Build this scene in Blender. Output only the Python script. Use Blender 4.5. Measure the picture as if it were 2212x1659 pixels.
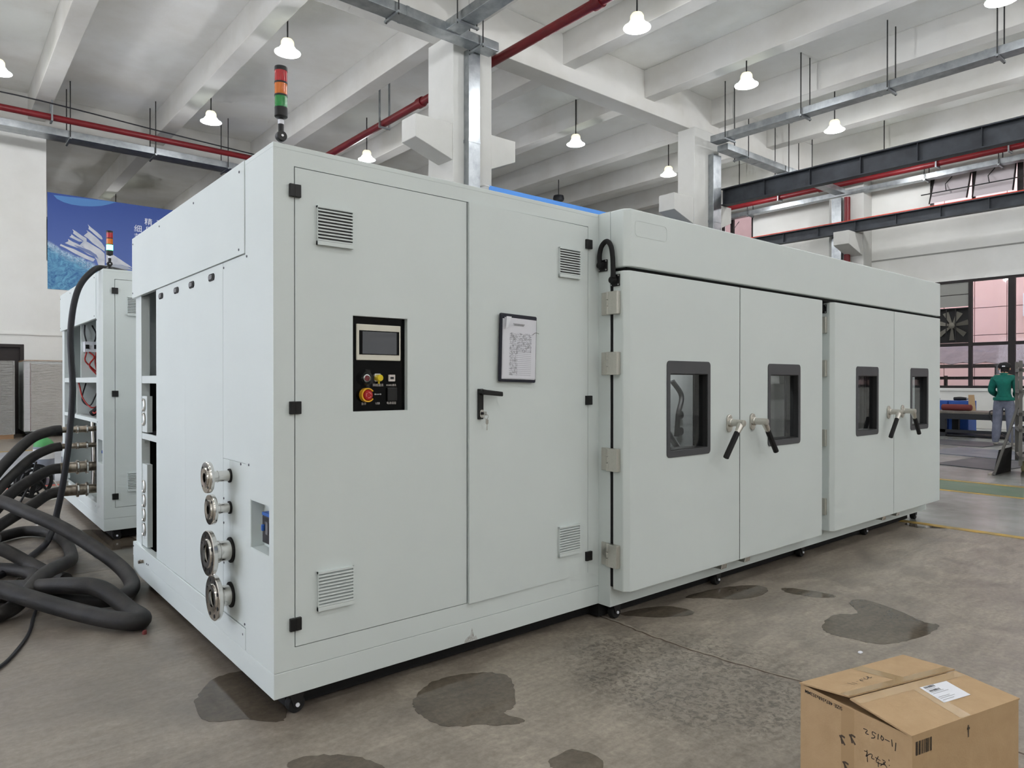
import bpy, math, random
from mathutils import Vector, Matrix

for o in list(bpy.data.objects):
    bpy.data.objects.remove(o, do_unlink=True)
SC = bpy.context.scene
COL = SC.collection
PI = math.pi
random.seed(7)

# ------------------------------------------------------------------ camera
cam_d = bpy.data.cameras.new('camera')
cam_d.sensor_fit = 'HORIZONTAL'
cam_d.sensor_width = 36.0
cam_d.lens = 1499.08 / 2212.0 * 36.0
cam_d.clip_start = 0.05
cam_d.clip_end = 200
cam = bpy.data.objects.new('camera', cam_d)
COL.objects.link(cam)
cam.location = (-1.01433, -2.63913, 1.32)
cam.rotation_euler = (PI / 2 - 0.0043038, 0.0, 0.872736 - PI / 2)
SC.camera = cam

# ------------------------------------------------------------------ world (overcast sky)
W_ = bpy.data.worlds.new('overcast_sky')
SC.world = W_
W_.use_nodes = True
bg = W_.node_tree.nodes['Background']
bg.inputs[0].default_value = (0.88, 0.89, 1.0, 1)
bg.inputs[1].default_value = 2.5

# ------------------------------------------------------------------ view
SC.view_settings.view_transform = 'Standard'
SC.view_settings.look = 'None'
SC.view_settings.gamma = 1.0
SC.view_settings.use_curve_mapping = False
SC.view_settings.exposure = 0.56
SC.cycles.max_bounces = 5
SC.cycles.diffuse_bounces = 3
SC.cycles.glossy_bounces = 3
SC.cycles.transmission_bounces = 3
SC.cycles.use_adaptive_sampling = True
SC.cycles.adaptive_threshold = 0.1
SC.cycles.adaptive_min_samples = 12
SC.cycles.sample_clamp_indirect = 6.0

LAMP_GLOW = 58.0         # watts of each high bay lamp
LAMP_COLOR = (0.945, 0.955, 1.0)
DAY_POWER = 44.0        # watts of daylight through each window of the left wall
DAY_COLOR = (0.80, 0.80, 1.0)

def area_light(name, loc, rot, sx, sy, power, color):
    d = bpy.data.lights.new(name, 'AREA')
    d.shape = 'RECTANGLE'
    d.size = sx
    d.size_y = sy
    d.energy = power
    d.color = color
    o = bpy.data.objects.new(name, d)
    o.location = loc
    o.rotation_euler = rot
    COL.objects.link(o)
    return o

# daylight entering through the windows of the left wall (the windows are built below)
LEFT_WIN = [(0.5, 5.5), (6.5, 11.5)]
for (wy0, wy1) in LEFT_WIN:
    area_light('daylight', (-6.85, (wy0 + wy1) / 2, 2.2), (0, -PI / 2, 0), 3.6, wy1 - wy0 - 0.1, DAY_POWER, DAY_COLOR)

# ------------------------------------------------------------------ materials
def lin(c):
    r = []
    for v in c[:3]:
        v = v / 255.0
        r.append(v / 12.92 if v <= 0.04045 else ((v + 0.055) / 1.055) ** 2.4)
    return (r[0], r[1], r[2], 1.0)

MATS = {}
def mat(name, col, rough=0.5, metal=0.0, vary=None, bump=None, emit=None, trans=0.0, coat=0.0, ior=1.45):
    m = bpy.data.materials.new(name)
    m.use_nodes = True
    nt = m.node_tree
    b = nt.nodes['Principled BSDF']
    b.inputs['Base Color'].default_value = lin(col)
    b.inputs['Roughness'].default_value = rough
    b.inputs['Metallic'].default_value = metal
    b.inputs['Transmission Weight'].default_value = trans
    b.inputs['Coat Weight'].default_value = coat
    b.inputs['IOR'].default_value = ior
    tc = nt.nodes.new('ShaderNodeTexCoord')
    if vary:
        scale, col2, lo, hi = vary
        n = nt.nodes.new('ShaderNodeTexNoise')
        n.inputs['Scale'].default_value = scale
        n.inputs['Detail'].default_value = 6
        n.inputs['Roughness'].default_value = 0.6
        nt.links.new(tc.outputs['Object'], n.inputs['Vector'])
        rp = nt.nodes.new('ShaderNodeValToRGB')
        rp.color_ramp.elements[0].position = lo
        rp.color_ramp.elements[1].position = hi
        rp.color_ramp.elements[0].color = lin(col2)
        rp.color_ramp.elements[1].color = lin(col)
        nt.links.new(n.outputs['Fac'], rp.inputs['Fac'])
        nt.links.new(rp.outputs['Color'], b.inputs['Base Color'])
    if bump:
        scale, st = bump
        n2 = nt.nodes.new('ShaderNodeTexNoise')
        n2.inputs['Scale'].default_value = scale
        n2.inputs['Detail'].default_value = 4
        nt.links.new(tc.outputs['Object'], n2.inputs['Vector'])
        bp = nt.nodes.new('ShaderNodeBump')
        bp.inputs['Strength'].default_value = st
        bp.inputs['Distance'].default_value = 0.01
        nt.links.new(n2.outputs['Fac'], bp.inputs['Height'])
        nt.links.new(bp.outputs['Normal'], b.inputs['Normal'])
    if emit:
        b.inputs['Emission Color'].default_value = lin(emit[0])
        b.inputs['Emission Strength'].default_value = emit[1]
    MATS[name] = m
    return m

mat('white_paint', (221, 229, 227), 0.42, vary=(1.3, (217, 225, 223), 0.3, 0.7), bump=(420, 0.06))
mat('white_plaster', (238, 238, 233), 0.85, vary=(0.35, (222, 221, 214), 0.25, 0.6), bump=(30, 0.15))
mat('column_plaster', (202, 202, 197), 0.8, vary=(0.8, (190, 190, 184), 0.25, 0.6), bump=(30, 0.12))
mat('ceiling_plaster', (240, 240, 236), 0.9, vary=(0.45, (220, 217, 208), 0.22, 0.58), bump=(25, 0.15))
mat('beam_plaster', (212, 211, 206), 0.9, vary=(0.6, (196, 193, 184), 0.25, 0.6), bump=(25, 0.12))
mat('dark_wall', (120, 116, 110), 0.9)
mat('black_plastic', (18, 18, 19), 0.42)
mat('black_gloss', (6, 6, 7), 0.10, ior=1.25)
mat('black_rubber', (22, 22, 23), 0.75)
mat('gasket_black', (13, 13, 14), 0.8)
mat('hose_rubber', (28, 27, 26), 0.62, vary=(9, (46, 43, 40), 0.35, 0.6), bump=(120, 0.1))
mat('cable_black', (25, 25, 29), 0.5)
mat('steel', (205, 203, 198), 0.26, 1.0)
mat('steel_satin', (214, 210, 202), 0.36, 1.0, vary=(140, (204, 200, 192), 0.3, 0.7))
mat('steel_polished', (222, 219, 214), 0.13, 1.0)
mat('bronze_steel', (170, 160, 146), 0.38, 1.0, vary=(22, (120, 110, 98), 0.35, 0.6))
mat('galvanized', (178, 182, 184), 0.36, 1.0, vary=(5, (150, 155, 158), 0.35, 0.65))
mat('rod_dark', (58, 58, 58), 0.5, 0.6)
mat('red_pipe', (120, 22, 28), 0.45, vary=(3, (100, 18, 24), 0.3, 0.7))
mat('orange_red', (196, 62, 34), 0.5)
mat('beam_steel', (62, 66, 71), 0.55, 0.2, vary=(2.2, (46, 49, 53), 0.35, 0.65))
mat('window_grey', (76, 77, 80), 0.5)
mat('chamber_steel', (182, 182, 180), 0.38, 0.7, vary=(2, (160, 160, 158), 0.3, 0.7))
mat('inner_grey', (150, 153, 153), 0.6)
mat('inner_dark', (34, 35, 36), 0.7)
mat('insulation_black', (24, 24, 25), 0.85)
mat('screw_dark', (92, 92, 98), 0.4, 0.6)
mat('screw_bright', (205, 205, 205), 0.3, 0.8)
mat('bezel_cream', (224, 221, 206), 0.4)
mat('screen_glass', (92, 94, 99), 0.12)
mat('button_red', (128, 34, 44), 0.4)
mat('estop_red', (176, 24, 26), 0.35)
mat('mark_pink', (235, 170, 165), 0.5)
mat('safety_yellow', (236, 176, 44), 0.4)
mat('cap_yellow', (232, 206, 36), 0.4)
mat('socket_white', (214, 206, 200), 0.4)
mat('print_grey', (150, 150, 152), 0.6)
mat('breaker_black', (28, 29, 36), 0.35)
mat('breaker_blue', (52, 104, 190), 0.4)
mat('board_navy', (20, 22, 38), 0.4)
mat('lens_red', (176, 16, 28), 0.18, coat=0.6)
mat('lens_amber', (214, 112, 18), 0.18, coat=0.6)
mat('lens_green', (18, 136, 58), 0.18, coat=0.6)
mat('lens_green_lit', (60, 230, 140), 0.2, emit=((70, 255, 165), 9.0))
mat('cardboard', (192, 162, 124), 0.8, vary=(14, (182, 152, 114), 0.3, 0.7), bump=(160, 0.08))
mat('cardboard_edge', (176, 146, 108), 0.85)
mat('tape_brown', (178, 146, 98), 0.25, coat=0.5)
mat('ink_black', (26, 24, 24), 0.6)
mat('ink_faded', (88, 74, 62), 0.7)
mat('label_white', (232, 234, 240), 0.45)
mat('lamp_housing', (206, 200, 170), 0.4, emit=((255, 246, 205), 0.75))
mat('lamp_shade', (240, 244, 240), 0.35, emit=((240, 255, 250), 2.2))
mat('lamp_diffuser', (255, 255, 250), 0.3, emit=((255, 252, 240), 14.0))
mat('lamp_off', (24, 26, 30), 0.5)
mat('plant_blue', (44, 92, 176), 0.5, vary=(3, (38, 82, 160), 0.3, 0.7))
mat('banner_blue', (84, 150, 232), 0.55)
mat('banner_white', (236, 240, 246), 0.6)
mat('banner_circle', (82, 132, 190), 0.6)
mat('sail_white', (214, 216, 220), 0.65, vary=(2.5, (176, 182, 196), 0.3, 0.6))
mat('sail_shade', (120, 134, 176), 0.65)
mat('hull_grey', (172, 178, 190), 0.65)
mat('sash_glass', (196, 188, 190), 0.2)
mat('wrapped_panel', (190, 184, 174), 0.45, vary=(3, (168, 160, 150), 0.3, 0.7), bump=(14, 0.35))
mat('wood_edge', (150, 118, 88), 0.7)
mat('cyl_green', (74, 150, 86), 0.45)
mat('cyl_white', (216, 218, 218), 0.5)
mat('cyl_grey', (128, 136, 148), 0.5)
mat('cable_white', (222, 220, 214), 0.5)
mat('wire_red', (168, 34, 28), 0.5)
mat('wire_grey', (120, 120, 122), 0.5)
mat('jacket_green', (18, 112, 98), 0.85, vary=(9, (14, 96, 84), 0.35, 0.65), bump=(14, 0.5))
mat('trousers_grey', (124, 128, 144), 0.85, vary=(10, (106, 110, 126), 0.35, 0.65), bump=(16, 0.5))
mat('skin', (206, 158, 130), 0.6)
mat('hair_black', (20, 18, 18), 0.7)
mat('cap_black', (16, 17, 19), 0.7)
mat('shoe_white', (206, 200, 188), 0.6)
mat('bench_dark', (46, 47, 50), 0.55, 0.3)
mat('bench_top', (126, 118, 108), 0.6, vary=(5, (96, 90, 84), 0.35, 0.65))
mat('roll_maroon', (112, 48, 46), 0.7)
mat('cart_grey', (112, 110, 106), 0.5, 0.3)
mat('wheel_cream', (224, 214, 170), 0.6)
mat('plate_blue_grey', (96, 104, 120), 0.4, 0.3, vary=(2, (140, 144, 150), 0.4, 0.7))
mat('plate_dark', (70, 74, 80), 0.4, 0.3, vary=(2, (96, 98, 102), 0.4, 0.7))
mat('marking_yellow', (196, 160, 72), 0.6, vary=(6, (160, 140, 90), 0.35, 0.6))
mat('marking_green', (96, 124, 100), 0.45, vary=(3, (118, 132, 112), 0.3, 0.65))
mat('marking_red', (214, 96, 84), 0.6)
mat('floor_pale', (172, 174, 170), 0.24, vary=(0.9, (128, 128, 122), 0.35, 0.6), bump=(20, 0.05))
mat('floor_pale_blue', (182, 186, 192), 0.3, vary=(0.9, (150, 152, 156), 0.3, 0.6))
mat('window_frame_dark', (42, 37, 36), 0.5, 0.3)
mat('panel_grey', (150, 150, 144), 0.6)
mat('fan_dark', (30, 28, 27), 0.6)
mat('fan_blade', (120, 116, 106), 0.5, 0.4)
mat('pink_tile', (232, 196, 190), 0.6, vary=(1.0, (226, 188, 182), 0.3, 0.7))
mat('pink_joint', (150, 122, 118), 0.8)
mat('awning_grey', (120, 112, 114), 0.6, vary=(3, (96, 88, 92), 0.3, 0.7))
mat('outside_dark', (60, 54, 52), 0.7)
mat('outside_ground', (128, 126, 120), 0.9)
mat('door_dark', (46, 40, 38), 0.6)
mat('paint_scuffed', (204, 208, 206), 0.7, vary=(60, (160, 158, 152), 0.35, 0.6))
mat('dust_white', (158, 150, 138), 0.9)

def frosted_glass():
    m = bpy.data.materials.new('clear_glass')
    m.use_nodes = True
    nt = m.node_tree
    for n in list(nt.nodes):
        nt.nodes.remove(n)
    out = nt.nodes.new('ShaderNodeOutputMaterial')
    mx = nt.nodes.new('ShaderNodeMixShader')
    tr = nt.nodes.new('ShaderNodeBsdfTransparent')
    gl = nt.nodes.new('ShaderNodeBsdfGlossy')
    gl.inputs['Roughness'].default_value = 0.03
    fr = nt.nodes.new('ShaderNodeFresnel')
    fr.inputs['IOR'].default_value = 1.45
    tr.inputs['Color'].default_value = (0.93, 0.95, 0.95, 1)
    ge = nt.nodes.new('ShaderNodeNewGeometry')
    sb_ = nt.nodes.new('ShaderNodeMath')
    sb_.operation = 'SUBTRACT'
    sb_.inputs[0].default_value = 1.0
    nt.links.new(ge.outputs['Backfacing'], sb_.inputs[1])
    ml_ = nt.nodes.new('ShaderNodeMath')
    ml_.operation = 'MULTIPLY'
    nt.links.new(fr.outputs[0], ml_.inputs[0])
    nt.links.new(sb_.outputs[0], ml_.inputs[1])
    nt.links.new(ml_.outputs[0], mx.inputs[0])
    nt.links.new(tr.outputs[0], mx.inputs[1])
    nt.links.new(gl.outputs[0], mx.inputs[2])
    nt.links.new(mx.outputs[0], out.inputs[0])
    MATS['clear_glass'] = m
    m2 = m.copy()
    m2.name = 'tinted_glass'
    for n in m2.node_tree.nodes:
        if n.type == 'BSDF_TRANSPARENT':
            n.inputs['Color'].default_value = (0.90, 0.91, 0.91, 1)
        if n.type == 'FRESNEL':
            n.inputs['IOR'].default_value = 1.6
    MATS['tinted_glass'] = m2
    m3 = m.copy()
    m3.name = 'clear_plastic'
    for n in m3.node_tree.nodes:
        if n.type == 'BSDF_TRANSPARENT':
            n.inputs['Color'].default_value = (0.95, 0.96, 0.97, 1)
        if n.type == 'FRESNEL':
            n.inputs['IOR'].default_value = 1.55
    MATS['clear_plastic'] = m3
frosted_glass()

def film_material():
    # crumpled, half clear stretch film
    m = bpy.data.materials.new('stretch_film')
    m.use_nodes = True
    nt = m.node_tree
    b = nt.nodes['Principled BSDF']
    b.inputs['Base Color'].default_value = lin((214, 212, 206))
    b.inputs['Roughness'].default_value = 0.12
    b.inputs['Alpha'].default_value = 0.28
    tc = nt.nodes.new('ShaderNodeTexCoord')
    mp = nt.nodes.new('ShaderNodeMapping')
    mp.inputs['Scale'].default_value = (1.5, 1.5, 14)
    n = nt.nodes.new('ShaderNodeTexNoise')
    n.inputs['Scale'].default_value = 3
    bp = nt.nodes.new('ShaderNodeBump')
    bp.inputs['Strength'].default_value = 0.9
    bp.inputs['Distance'].default_value = 0.03
    nt.links.new(tc.outputs['Object'], mp.inputs[0])
    nt.links.new(mp.outputs[0], n.inputs['Vector'])
    nt.links.new(n.outputs['Fac'], bp.inputs['Height'])
    nt.links.new(bp.outputs['Normal'], b.inputs['Normal'])
    MATS['stretch_film'] = m
film_material()

def ramp(nt, src, p0, c0, p1, c1):
    r = nt.nodes.new('ShaderNodeValToRGB')
    r.color_ramp.elements[0].position = p0
    r.color_ramp.elements[1].position = p1
    r.color_ramp.elements[0].color = c0
    r.color_ramp.elements[1].color = c1
    nt.links.new(src, r.inputs['Fac'])
    return r.outputs['Color']

def noise(nt, vec, scale, detail=6, rough=0.6, dist=0.0):
    n = nt.nodes.new('ShaderNodeTexNoise')
    n.inputs['Scale'].default_value = scale
    n.inputs['Detail'].default_value = detail
    n.inputs['Roughness'].default_value = rough
    n.inputs['Distortion'].default_value = dist
    nt.links.new(vec, n.inputs['Vector'])
    return n.outputs['Fac']

def mixc(nt, fac, a, b, blend='MIX'):
    m = nt.nodes.new('ShaderNodeMix')
    m.data_type = 'RGBA'
    m.blend_type = blend
    if isinstance(fac, float):
        m.inputs[0].default_value = fac
    else:
        nt.links.new(fac, m.inputs[0])
    for v, i in ((a, 6), (b, 7)):
        if isinstance(v, tuple):
            m.inputs[i].default_value = v
        else:
            nt.links.new(v, m.inputs[i])
    return m.outputs[2]

def math_(nt, op, a, b=None):
    m = nt.nodes.new('ShaderNodeMath')
    m.operation = op
    for v, i in ((a, 0), (b, 1)):
        if v is None:
            continue
        if isinstance(v, (int, float)):
            m.inputs[i].default_value = v
        else:
            nt.links.new(v, m.inputs[i])
    return m.outputs[0]

def blob_mask(nt, vec, cx, cy, rx, ry, edge, nz):
    """soft round mask about a spot of the floor, its edge broken by noise"""
    mp = nt.nodes.new('ShaderNodeMapping')
    mp.inputs['Location'].default_value = (-cx / rx, -cy / ry, 0)
    mp.inputs['Scale'].default_value = (1 / rx, 1 / ry, 0)
    nt.links.new(vec, mp.inputs[0])
    ln = nt.nodes.new('ShaderNodeVectorMath')
    ln.operation = 'LENGTH'
    nt.links.new(mp.outputs[0], ln.inputs[0])
    d = math_(nt, 'ADD', ln.outputs['Value'], math_(nt, 'MULTIPLY', nz, 0.9))
    d = math_(nt, 'SUBTRACT', d, 0.45)
    mr = nt.nodes.new('ShaderNodeMapRange')
    mr.inputs['From Min'].default_value = 1.0 + edge
    mr.inputs['From Max'].default_value = 1.0 - edge
    nt.links.new(d, mr.inputs['Value'])
    return mr.outputs[0]

def floor_material():
    m = bpy.data.materials.new('concrete_floor')
    m.use_nodes = True
    nt = m.node_tree
    b = nt.nodes['Principled BSDF']
    tc = nt.nodes.new('ShaderNodeTexCoord')
    vec = tc.outputs['Object']
    big = noise(nt, vec, 0.55, 5, 0.55, 0.4)
    mid = noise(nt, vec, 2.6, 8, 0.65, 0.8)
    fine = noise(nt, vec, 38, 6, 0.7)
    c = ramp(nt, big, 0.3, lin((130, 121, 109)), 0.68, lin((163, 154, 141)))
    c2 = ramp(nt, mid, 0.36, lin((112, 102, 92)), 0.62, lin((162, 152, 138)))
    c = mixc(nt, 0.55, c, c2)
    stk = nt.nodes.new('ShaderNodeMapping')
    stk.inputs['Rotation'].default_value = (0, 0, 0.6)
    stk.inputs['Scale'].default_value = (1.0, 4.5, 1.0)
    nt.links.new(vec, stk.inputs[0])
    st_n = noise(nt, stk.outputs[0], 3.0, 8, 0.7, 0.8)
    st_c = ramp(nt, st_n, 0.34, (0.80, 0.79, 0.78, 1), 0.62, (1.08, 1.08, 1.08, 1))
    c = mixc(nt, 1.0, c, st_c, 'MULTIPLY')
    f = ramp(nt, fine, 0.32, (0.76, 0.76, 0.76, 1), 0.68, (1.2, 1.2, 1.2, 1))
    c = mixc(nt, 1.0, c, f, 'MULTIPLY')
    # scuffs and oily smears
    sc = noise(nt, vec, 1.7, 9, 0.72, 1.6)
    sm = ramp(nt, sc, 0.27, (1, 1, 1, 1), 0.34, (0, 0, 0, 1))
    c = mixc(nt, math_(nt, 'MULTIPLY', sm, 0.6), c, lin((74, 68, 62)))
    # pitted damp patch beside the joint
    nz = noise(nt, vec, 5.0, 8, 0.7)
    pm = blob_mask(nt, vec, 1.58, -0.78, 0.48, 0.62, 0.28, nz)
    pit = noise(nt, vec, 34, 7, 0.75, 0.6)
    pt = ramp(nt, pit, 0.42, (1, 1, 1, 1), 0.53, (0.12, 0.12, 0.12, 1))
    pf = math_(nt, 'MULTIPLY', pm, math_(nt, 'MULTIPLY', pt, 0.75))
    c = mixc(nt, pf, c, lin((72, 66, 58)))
    # broad darker blob on the left floor, then smears near the left machine
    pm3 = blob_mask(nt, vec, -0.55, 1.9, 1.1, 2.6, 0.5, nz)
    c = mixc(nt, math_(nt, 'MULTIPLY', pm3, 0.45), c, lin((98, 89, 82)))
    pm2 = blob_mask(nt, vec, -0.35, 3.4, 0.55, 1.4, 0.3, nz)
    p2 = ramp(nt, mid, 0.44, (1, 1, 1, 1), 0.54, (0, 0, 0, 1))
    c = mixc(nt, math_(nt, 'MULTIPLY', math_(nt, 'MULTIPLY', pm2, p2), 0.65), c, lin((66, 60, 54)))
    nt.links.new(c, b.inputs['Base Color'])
    rr = ramp(nt, mid, 0.35, (0.30, 0.30, 0.30, 1), 0.65, (0.50, 0.50, 0.50, 1))
    nt.links.new(rr, b.inputs['Roughness'])
    bp = nt.nodes.new('ShaderNodeBump')
    bp.inputs['Strength'].default_value = 0.12
    bp.inputs['Distance'].default_value = 0.01
    nt.links.new(fine, bp.inputs['Height'])
    nt.links.new(bp.outputs['Normal'], b.inputs['Normal'])
    MATS['concrete_floor'] = m
    # the same concrete under a film of water: darker and glossy
    w = m.copy()
    w.name = 'wet_concrete'
    n2 = w.node_tree
    b2 = n2.nodes['Principled BSDF']
    src = b2.inputs['Base Color'].links[0].from_socket
    dk = mixc(n2, 1.0, src, (0.44, 0.42, 0.39, 1), 'MULTIPLY')
    n2.links.new(dk, b2.inputs['Base Color'])
    for l in list(b2.inputs['Roughness'].links):
        n2.links.remove(l)
    for l in list(b2.inputs['Normal'].links):
        n2.links.remove(l)
    b2.inputs['Roughness'].default_value = 0.07
    b2.inputs['IOR'].default_value = 1.33
    MATS['wet_concrete'] = w
floor_material()

def banner_material():
    m = bpy.data.materials.new('sea_print')
    m.use_nodes = True
    nt = m.node_tree
    b = nt.nodes['Principled BSDF']
    b.inputs['Roughness'].default_value = 0.6
    tc = nt.nodes.new('ShaderNodeTexCoord')
    vec = tc.outputs['Object']
    sep = nt.nodes.new('ShaderNodeSeparateXYZ')
    nt.links.new(vec, sep.inputs[0])
    n = noise(nt, vec, 2.4, 8, 0.65, 1.2)
    # wave crest of the print: height falls to the right
    h = math_(nt, 'ADD', sep.outputs['Z'], math_(nt, 'MULTIPLY', sep.outputs['X'], 0.50))
    h = math_(nt, 'ADD', h, math_(nt, 'MULTIPLY', n, 0.35))
    w = ramp(nt, h, 0.0, (0, 0, 0, 1), 1.0, (1, 1, 1, 1))
    sky = ramp(nt, math_(nt, 'MULTIPLY', sep.outputs['Z'], 0.4), 0.3, lin((86, 110, 176)), 0.95, lin((42, 72, 146)))
    sea = ramp(nt, noise(nt, vec, 4.5, 9, 0.75, 2.2), 0.36, lin((34, 88, 150)), 0.66, lin((120, 186, 214)))
    mr = nt.nodes.new('ShaderNodeMapRange')
    mr.inputs['From Min'].default_value = 1.42
    mr.inputs['From Max'].default_value = 1.33
    nt.links.new(h, mr.inputs['Value'])
    foam = nt.nodes.new('ShaderNodeMapRange')
    foam.inputs['From Min'].default_value = 1.14
    foam.inputs['From Max'].default_value = 1.40
    nt.links.new(h, foam.inputs['Value'])
    fm = math_(nt, 'MULTIPLY', foam.outputs[0], ramp(nt, noise(nt, vec, 16, 9, 0.8, 1.0), 0.42, (0, 0, 0, 1), 0.56, (1, 1, 1, 1)))
    sea = mixc(nt, fm, sea, lin((214, 230, 240)))
    c = mixc(nt, mr.outputs[0], sky, sea)
    nt.links.new(c, b.inputs['Base Color'])
    MATS['sea_print'] = m
banner_material()

def paper_material():
    # printed form: fine ruled lines with smudged handwriting
    m = bpy.data.materials.new('printed_form')
    m.use_nodes = True
    nt = m.node_tree
    b = nt.nodes['Principled BSDF']
    b.inputs['Roughness'].default_value = 0.5
    tc = nt.nodes.new('ShaderNodeTexCoord')
    sep = nt.nodes.new('ShaderNodeSeparateXYZ')
    nt.links.new(tc.outputs['Object'], sep.inputs[0])
    z = math_(nt, 'MULTIPLY', sep.outputs['Z'], 105.0)
    fr = math_(nt, 'FRACT', z)
    line = math_(nt, 'LESS_THAN', fr, 0.26)
    # only inside the table of the form
    inz = math_(nt, 'MULTIPLY', math_(nt, 'LESS_THAN', sep.outputs['Z'], 0.075), math_(nt, 'GREATER_THAN', sep.outputs['Z'], -0.135))
    inx = math_(nt, 'MULTIPLY', math_(nt, 'GREATER_THAN', sep.outputs['X'], -0.062), math_(nt, 'LESS_THAN', sep.outputs['X'], 0.082))
    tab = math_(nt, 'MULTIPLY', inz, inx)
    f = math_(nt, 'MULTIPLY', math_(nt, 'MULTIPLY', line, tab), 0.45)
    wr = ramp(nt, noise(nt, tc.outputs['Object'], 95, 5, 0.7, 1.0), 0.44, (1, 1, 1, 1), 0.52, (0, 0, 0, 1))
    lef = math_(nt, 'MULTIPLY', math_(nt, 'LESS_THAN', sep.outputs['X'], -0.01), tab)
    upp = math_(nt, 'MULTIPLY', math_(nt, 'GREATER_THAN', sep.outputs['Z'], -0.02), tab)
    wa = math_(nt, 'MAXIMUM', math_(nt, 'MULTIPLY', lef, 0.6), math_(nt, 'MULTIPLY', upp, 0.6))
    f2 = math_(nt, 'MULTIPLY', wr, wa)
    c = mixc(nt, f, lin((226, 227, 234)), lin((120, 122, 132)))
    c = mixc(nt, f2, c, lin((104, 104, 112)))
    nt.links.new(c, b.inputs['Base Color'])
    MATS['printed_form'] = m
paper_material()

# ------------------------------------------------------------------ mesh builder
def vsub(a, b):
    return (a[0] - b[0], a[1] - b[1], a[2] - b[2])

PORG = {}

class MB:
    def __init__(self):
        self.v = []
        self.f = []
        self.mi = []
        self.cur = 0

    def add(self, vs, fs):
        o = len(self.v)
        self.v += [tuple(p) for p in vs]
        for q in fs:
            self.f.append([i + o for i in q])
            self.mi.append(self.cur)
        return self

    def box(self, x0, x1, y0, y1, z0, z1):
        if x0 > x1: x0, x1 = x1, x0
        if y0 > y1: y0, y1 = y1, y0
        if z0 > z1: z0, z1 = z1, z0
        return self.add([(x0, y0, z0), (x1, y0, z0), (x1, y1, z0), (x0, y1, z0), (x0, y0, z1), (x1, y0, z1), (x1, y1, z1), (x0, y1, z1)],
                        [(0, 3, 2, 1), (4, 5, 6, 7), (0, 1, 5, 4), (1, 2, 6, 5), (2, 3, 7, 6), (3, 0, 4, 7)])

    def hexa(self, p):
        """eight corners: bottom four counter-clockwise, top four above them"""
        return self.add(p, [(0, 3, 2, 1), (4, 5, 6, 7), (0, 1, 5, 4), (1, 2, 6, 5), (2, 3, 7, 6), (3, 0, 4, 7)])

    def bar(self, p0, p1, w, h=None):
        """square bar from p0 to p1"""
        h = w if h is None else h
        a = Vector(p0); b = Vector(p1)
        d = (b - a).normalized()
        up = Vector((0, 0, 1)) if abs(d.z) < 0.95 else Vector((0, 1, 0))
        s = d.cross(up).normalized() * (w / 2)
        t = s.cross(d).normalized() * (h / 2)
        q = [a - s - t, a + s - t, b + s - t, b - s - t, a - s + t, a + s + t, b + s + t, b - s + t]
        return self.hexa([tuple(x) for x in q])

    def lathe(self, prof, org, axis=(0, 0, 1), n=20, closed=False):
        """profile of (radius, height) turned about the axis through org"""
        ax = Vector(axis).normalized()
        up = Vector((1, 0, 0)) if abs(ax.x) < 0.9 else Vector((0, 1, 0))
        s = (up - ax * up.dot(ax)).normalized()
        t = ax.cross(s)
        o = Vector(org)
        vs, fs = [], []
        for (r, h) in prof:
            for k in range(n):
                a = 2 * PI * k / n
                vs.append(o + ax * h + (s * math.cos(a) + t * math.sin(a)) * r)
        m = len(prof)
        for i in range(m - 1 if not closed else m):
            j = (i + 1) % m
            for k in range(n):
                k2 = (k + 1) % n
                fs.append((i * n + k, i * n + k2, j * n + k2, j * n + k))
        if not closed:
            if prof[0][0] > 1e-5:
                fs.append(tuple(range(n))[::-1])
            if prof[-1][0] > 1e-5:
                fs.append(tuple((m - 1) * n + k for k in range(n)))
        return self.add(vs, fs)

    def cyl(self, p0, p1, r0, r1=None, n=16):
        r1 = r0 if r1 is None else r1
        a = Vector(p0); b = Vector(p1)
        L = (b - a).length
        return self.lathe([(r0, 0), (r1, L)], p0, tuple(b - a), n)

    def tube(self, pts, r, n=10, sub=6, smooth=True, rr=None):
        P = [Vector(p) for p in pts]
        if smooth and len(P) > 2:
            Q = []
            ext = [P[0] * 2 - P[1]] + P + [P[-1] * 2 - P[-2]]
            for i in range(1, len(ext) - 2):
                a, b, c, d = ext[i - 1], ext[i], ext[i + 1], ext[i + 2]
                for k in range(sub):
                    t = k / sub
                    Q.append(0.5 * ((2 * b) + (c - a) * t + (2 * a - 5 * b + 4 * c - d) * t * t + (3 * b - a - 3 * c + d) * t ** 3))
            Q.append(P[-1])
            P = Q
        N = len(P)
        tan = [(P[min(i + 1, N - 1)] - P[max(i - 1, 0)]).normalized() for i in range(N)]
        ref = Vector((0, 0, 1)) if abs(tan[0].z) < 0.9 else Vector((1, 0, 0))
        s = tan[0].cross(ref).normalized()
        vs, fs = [], []
        for i in range(N):
            s = (s - tan[i] * s.dot(tan[i])).normalized()
            t = tan[i].cross(s)
            rad = r if rr is None else rr(i / (N - 1))
            for k in range(n):
                a = 2 * PI * k / n
                vs.append(P[i] + (s * math.cos(a) + t * math.sin(a)) * rad)
        for i in range(N - 1):
            for k in range(n):
                k2 = (k + 1) % n
                fs.append((i * n + k, i * n + k2, (i + 1) * n + k2, (i + 1) * n + k))
        fs.append(tuple(range(n))[::-1])
        fs.append(tuple((N - 1) * n + k for k in range(n)))
        return self.add(vs, fs)

    def prism(self, poly, off):
        """closed polygon (3D points) extruded by the vector off"""
        n = len(poly)
        off = Vector(off)
        vs = [Vector(p) for p in poly] + [Vector(p) + off for p in poly]
        fs = [tuple(range(n))[::-1], tuple(range(n, 2 * n))]
        for k in range(n):
            k2 = (k + 1) % n
            fs.append((k, k2, n + k2, n + k))
        return self.add(vs, fs)

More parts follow.
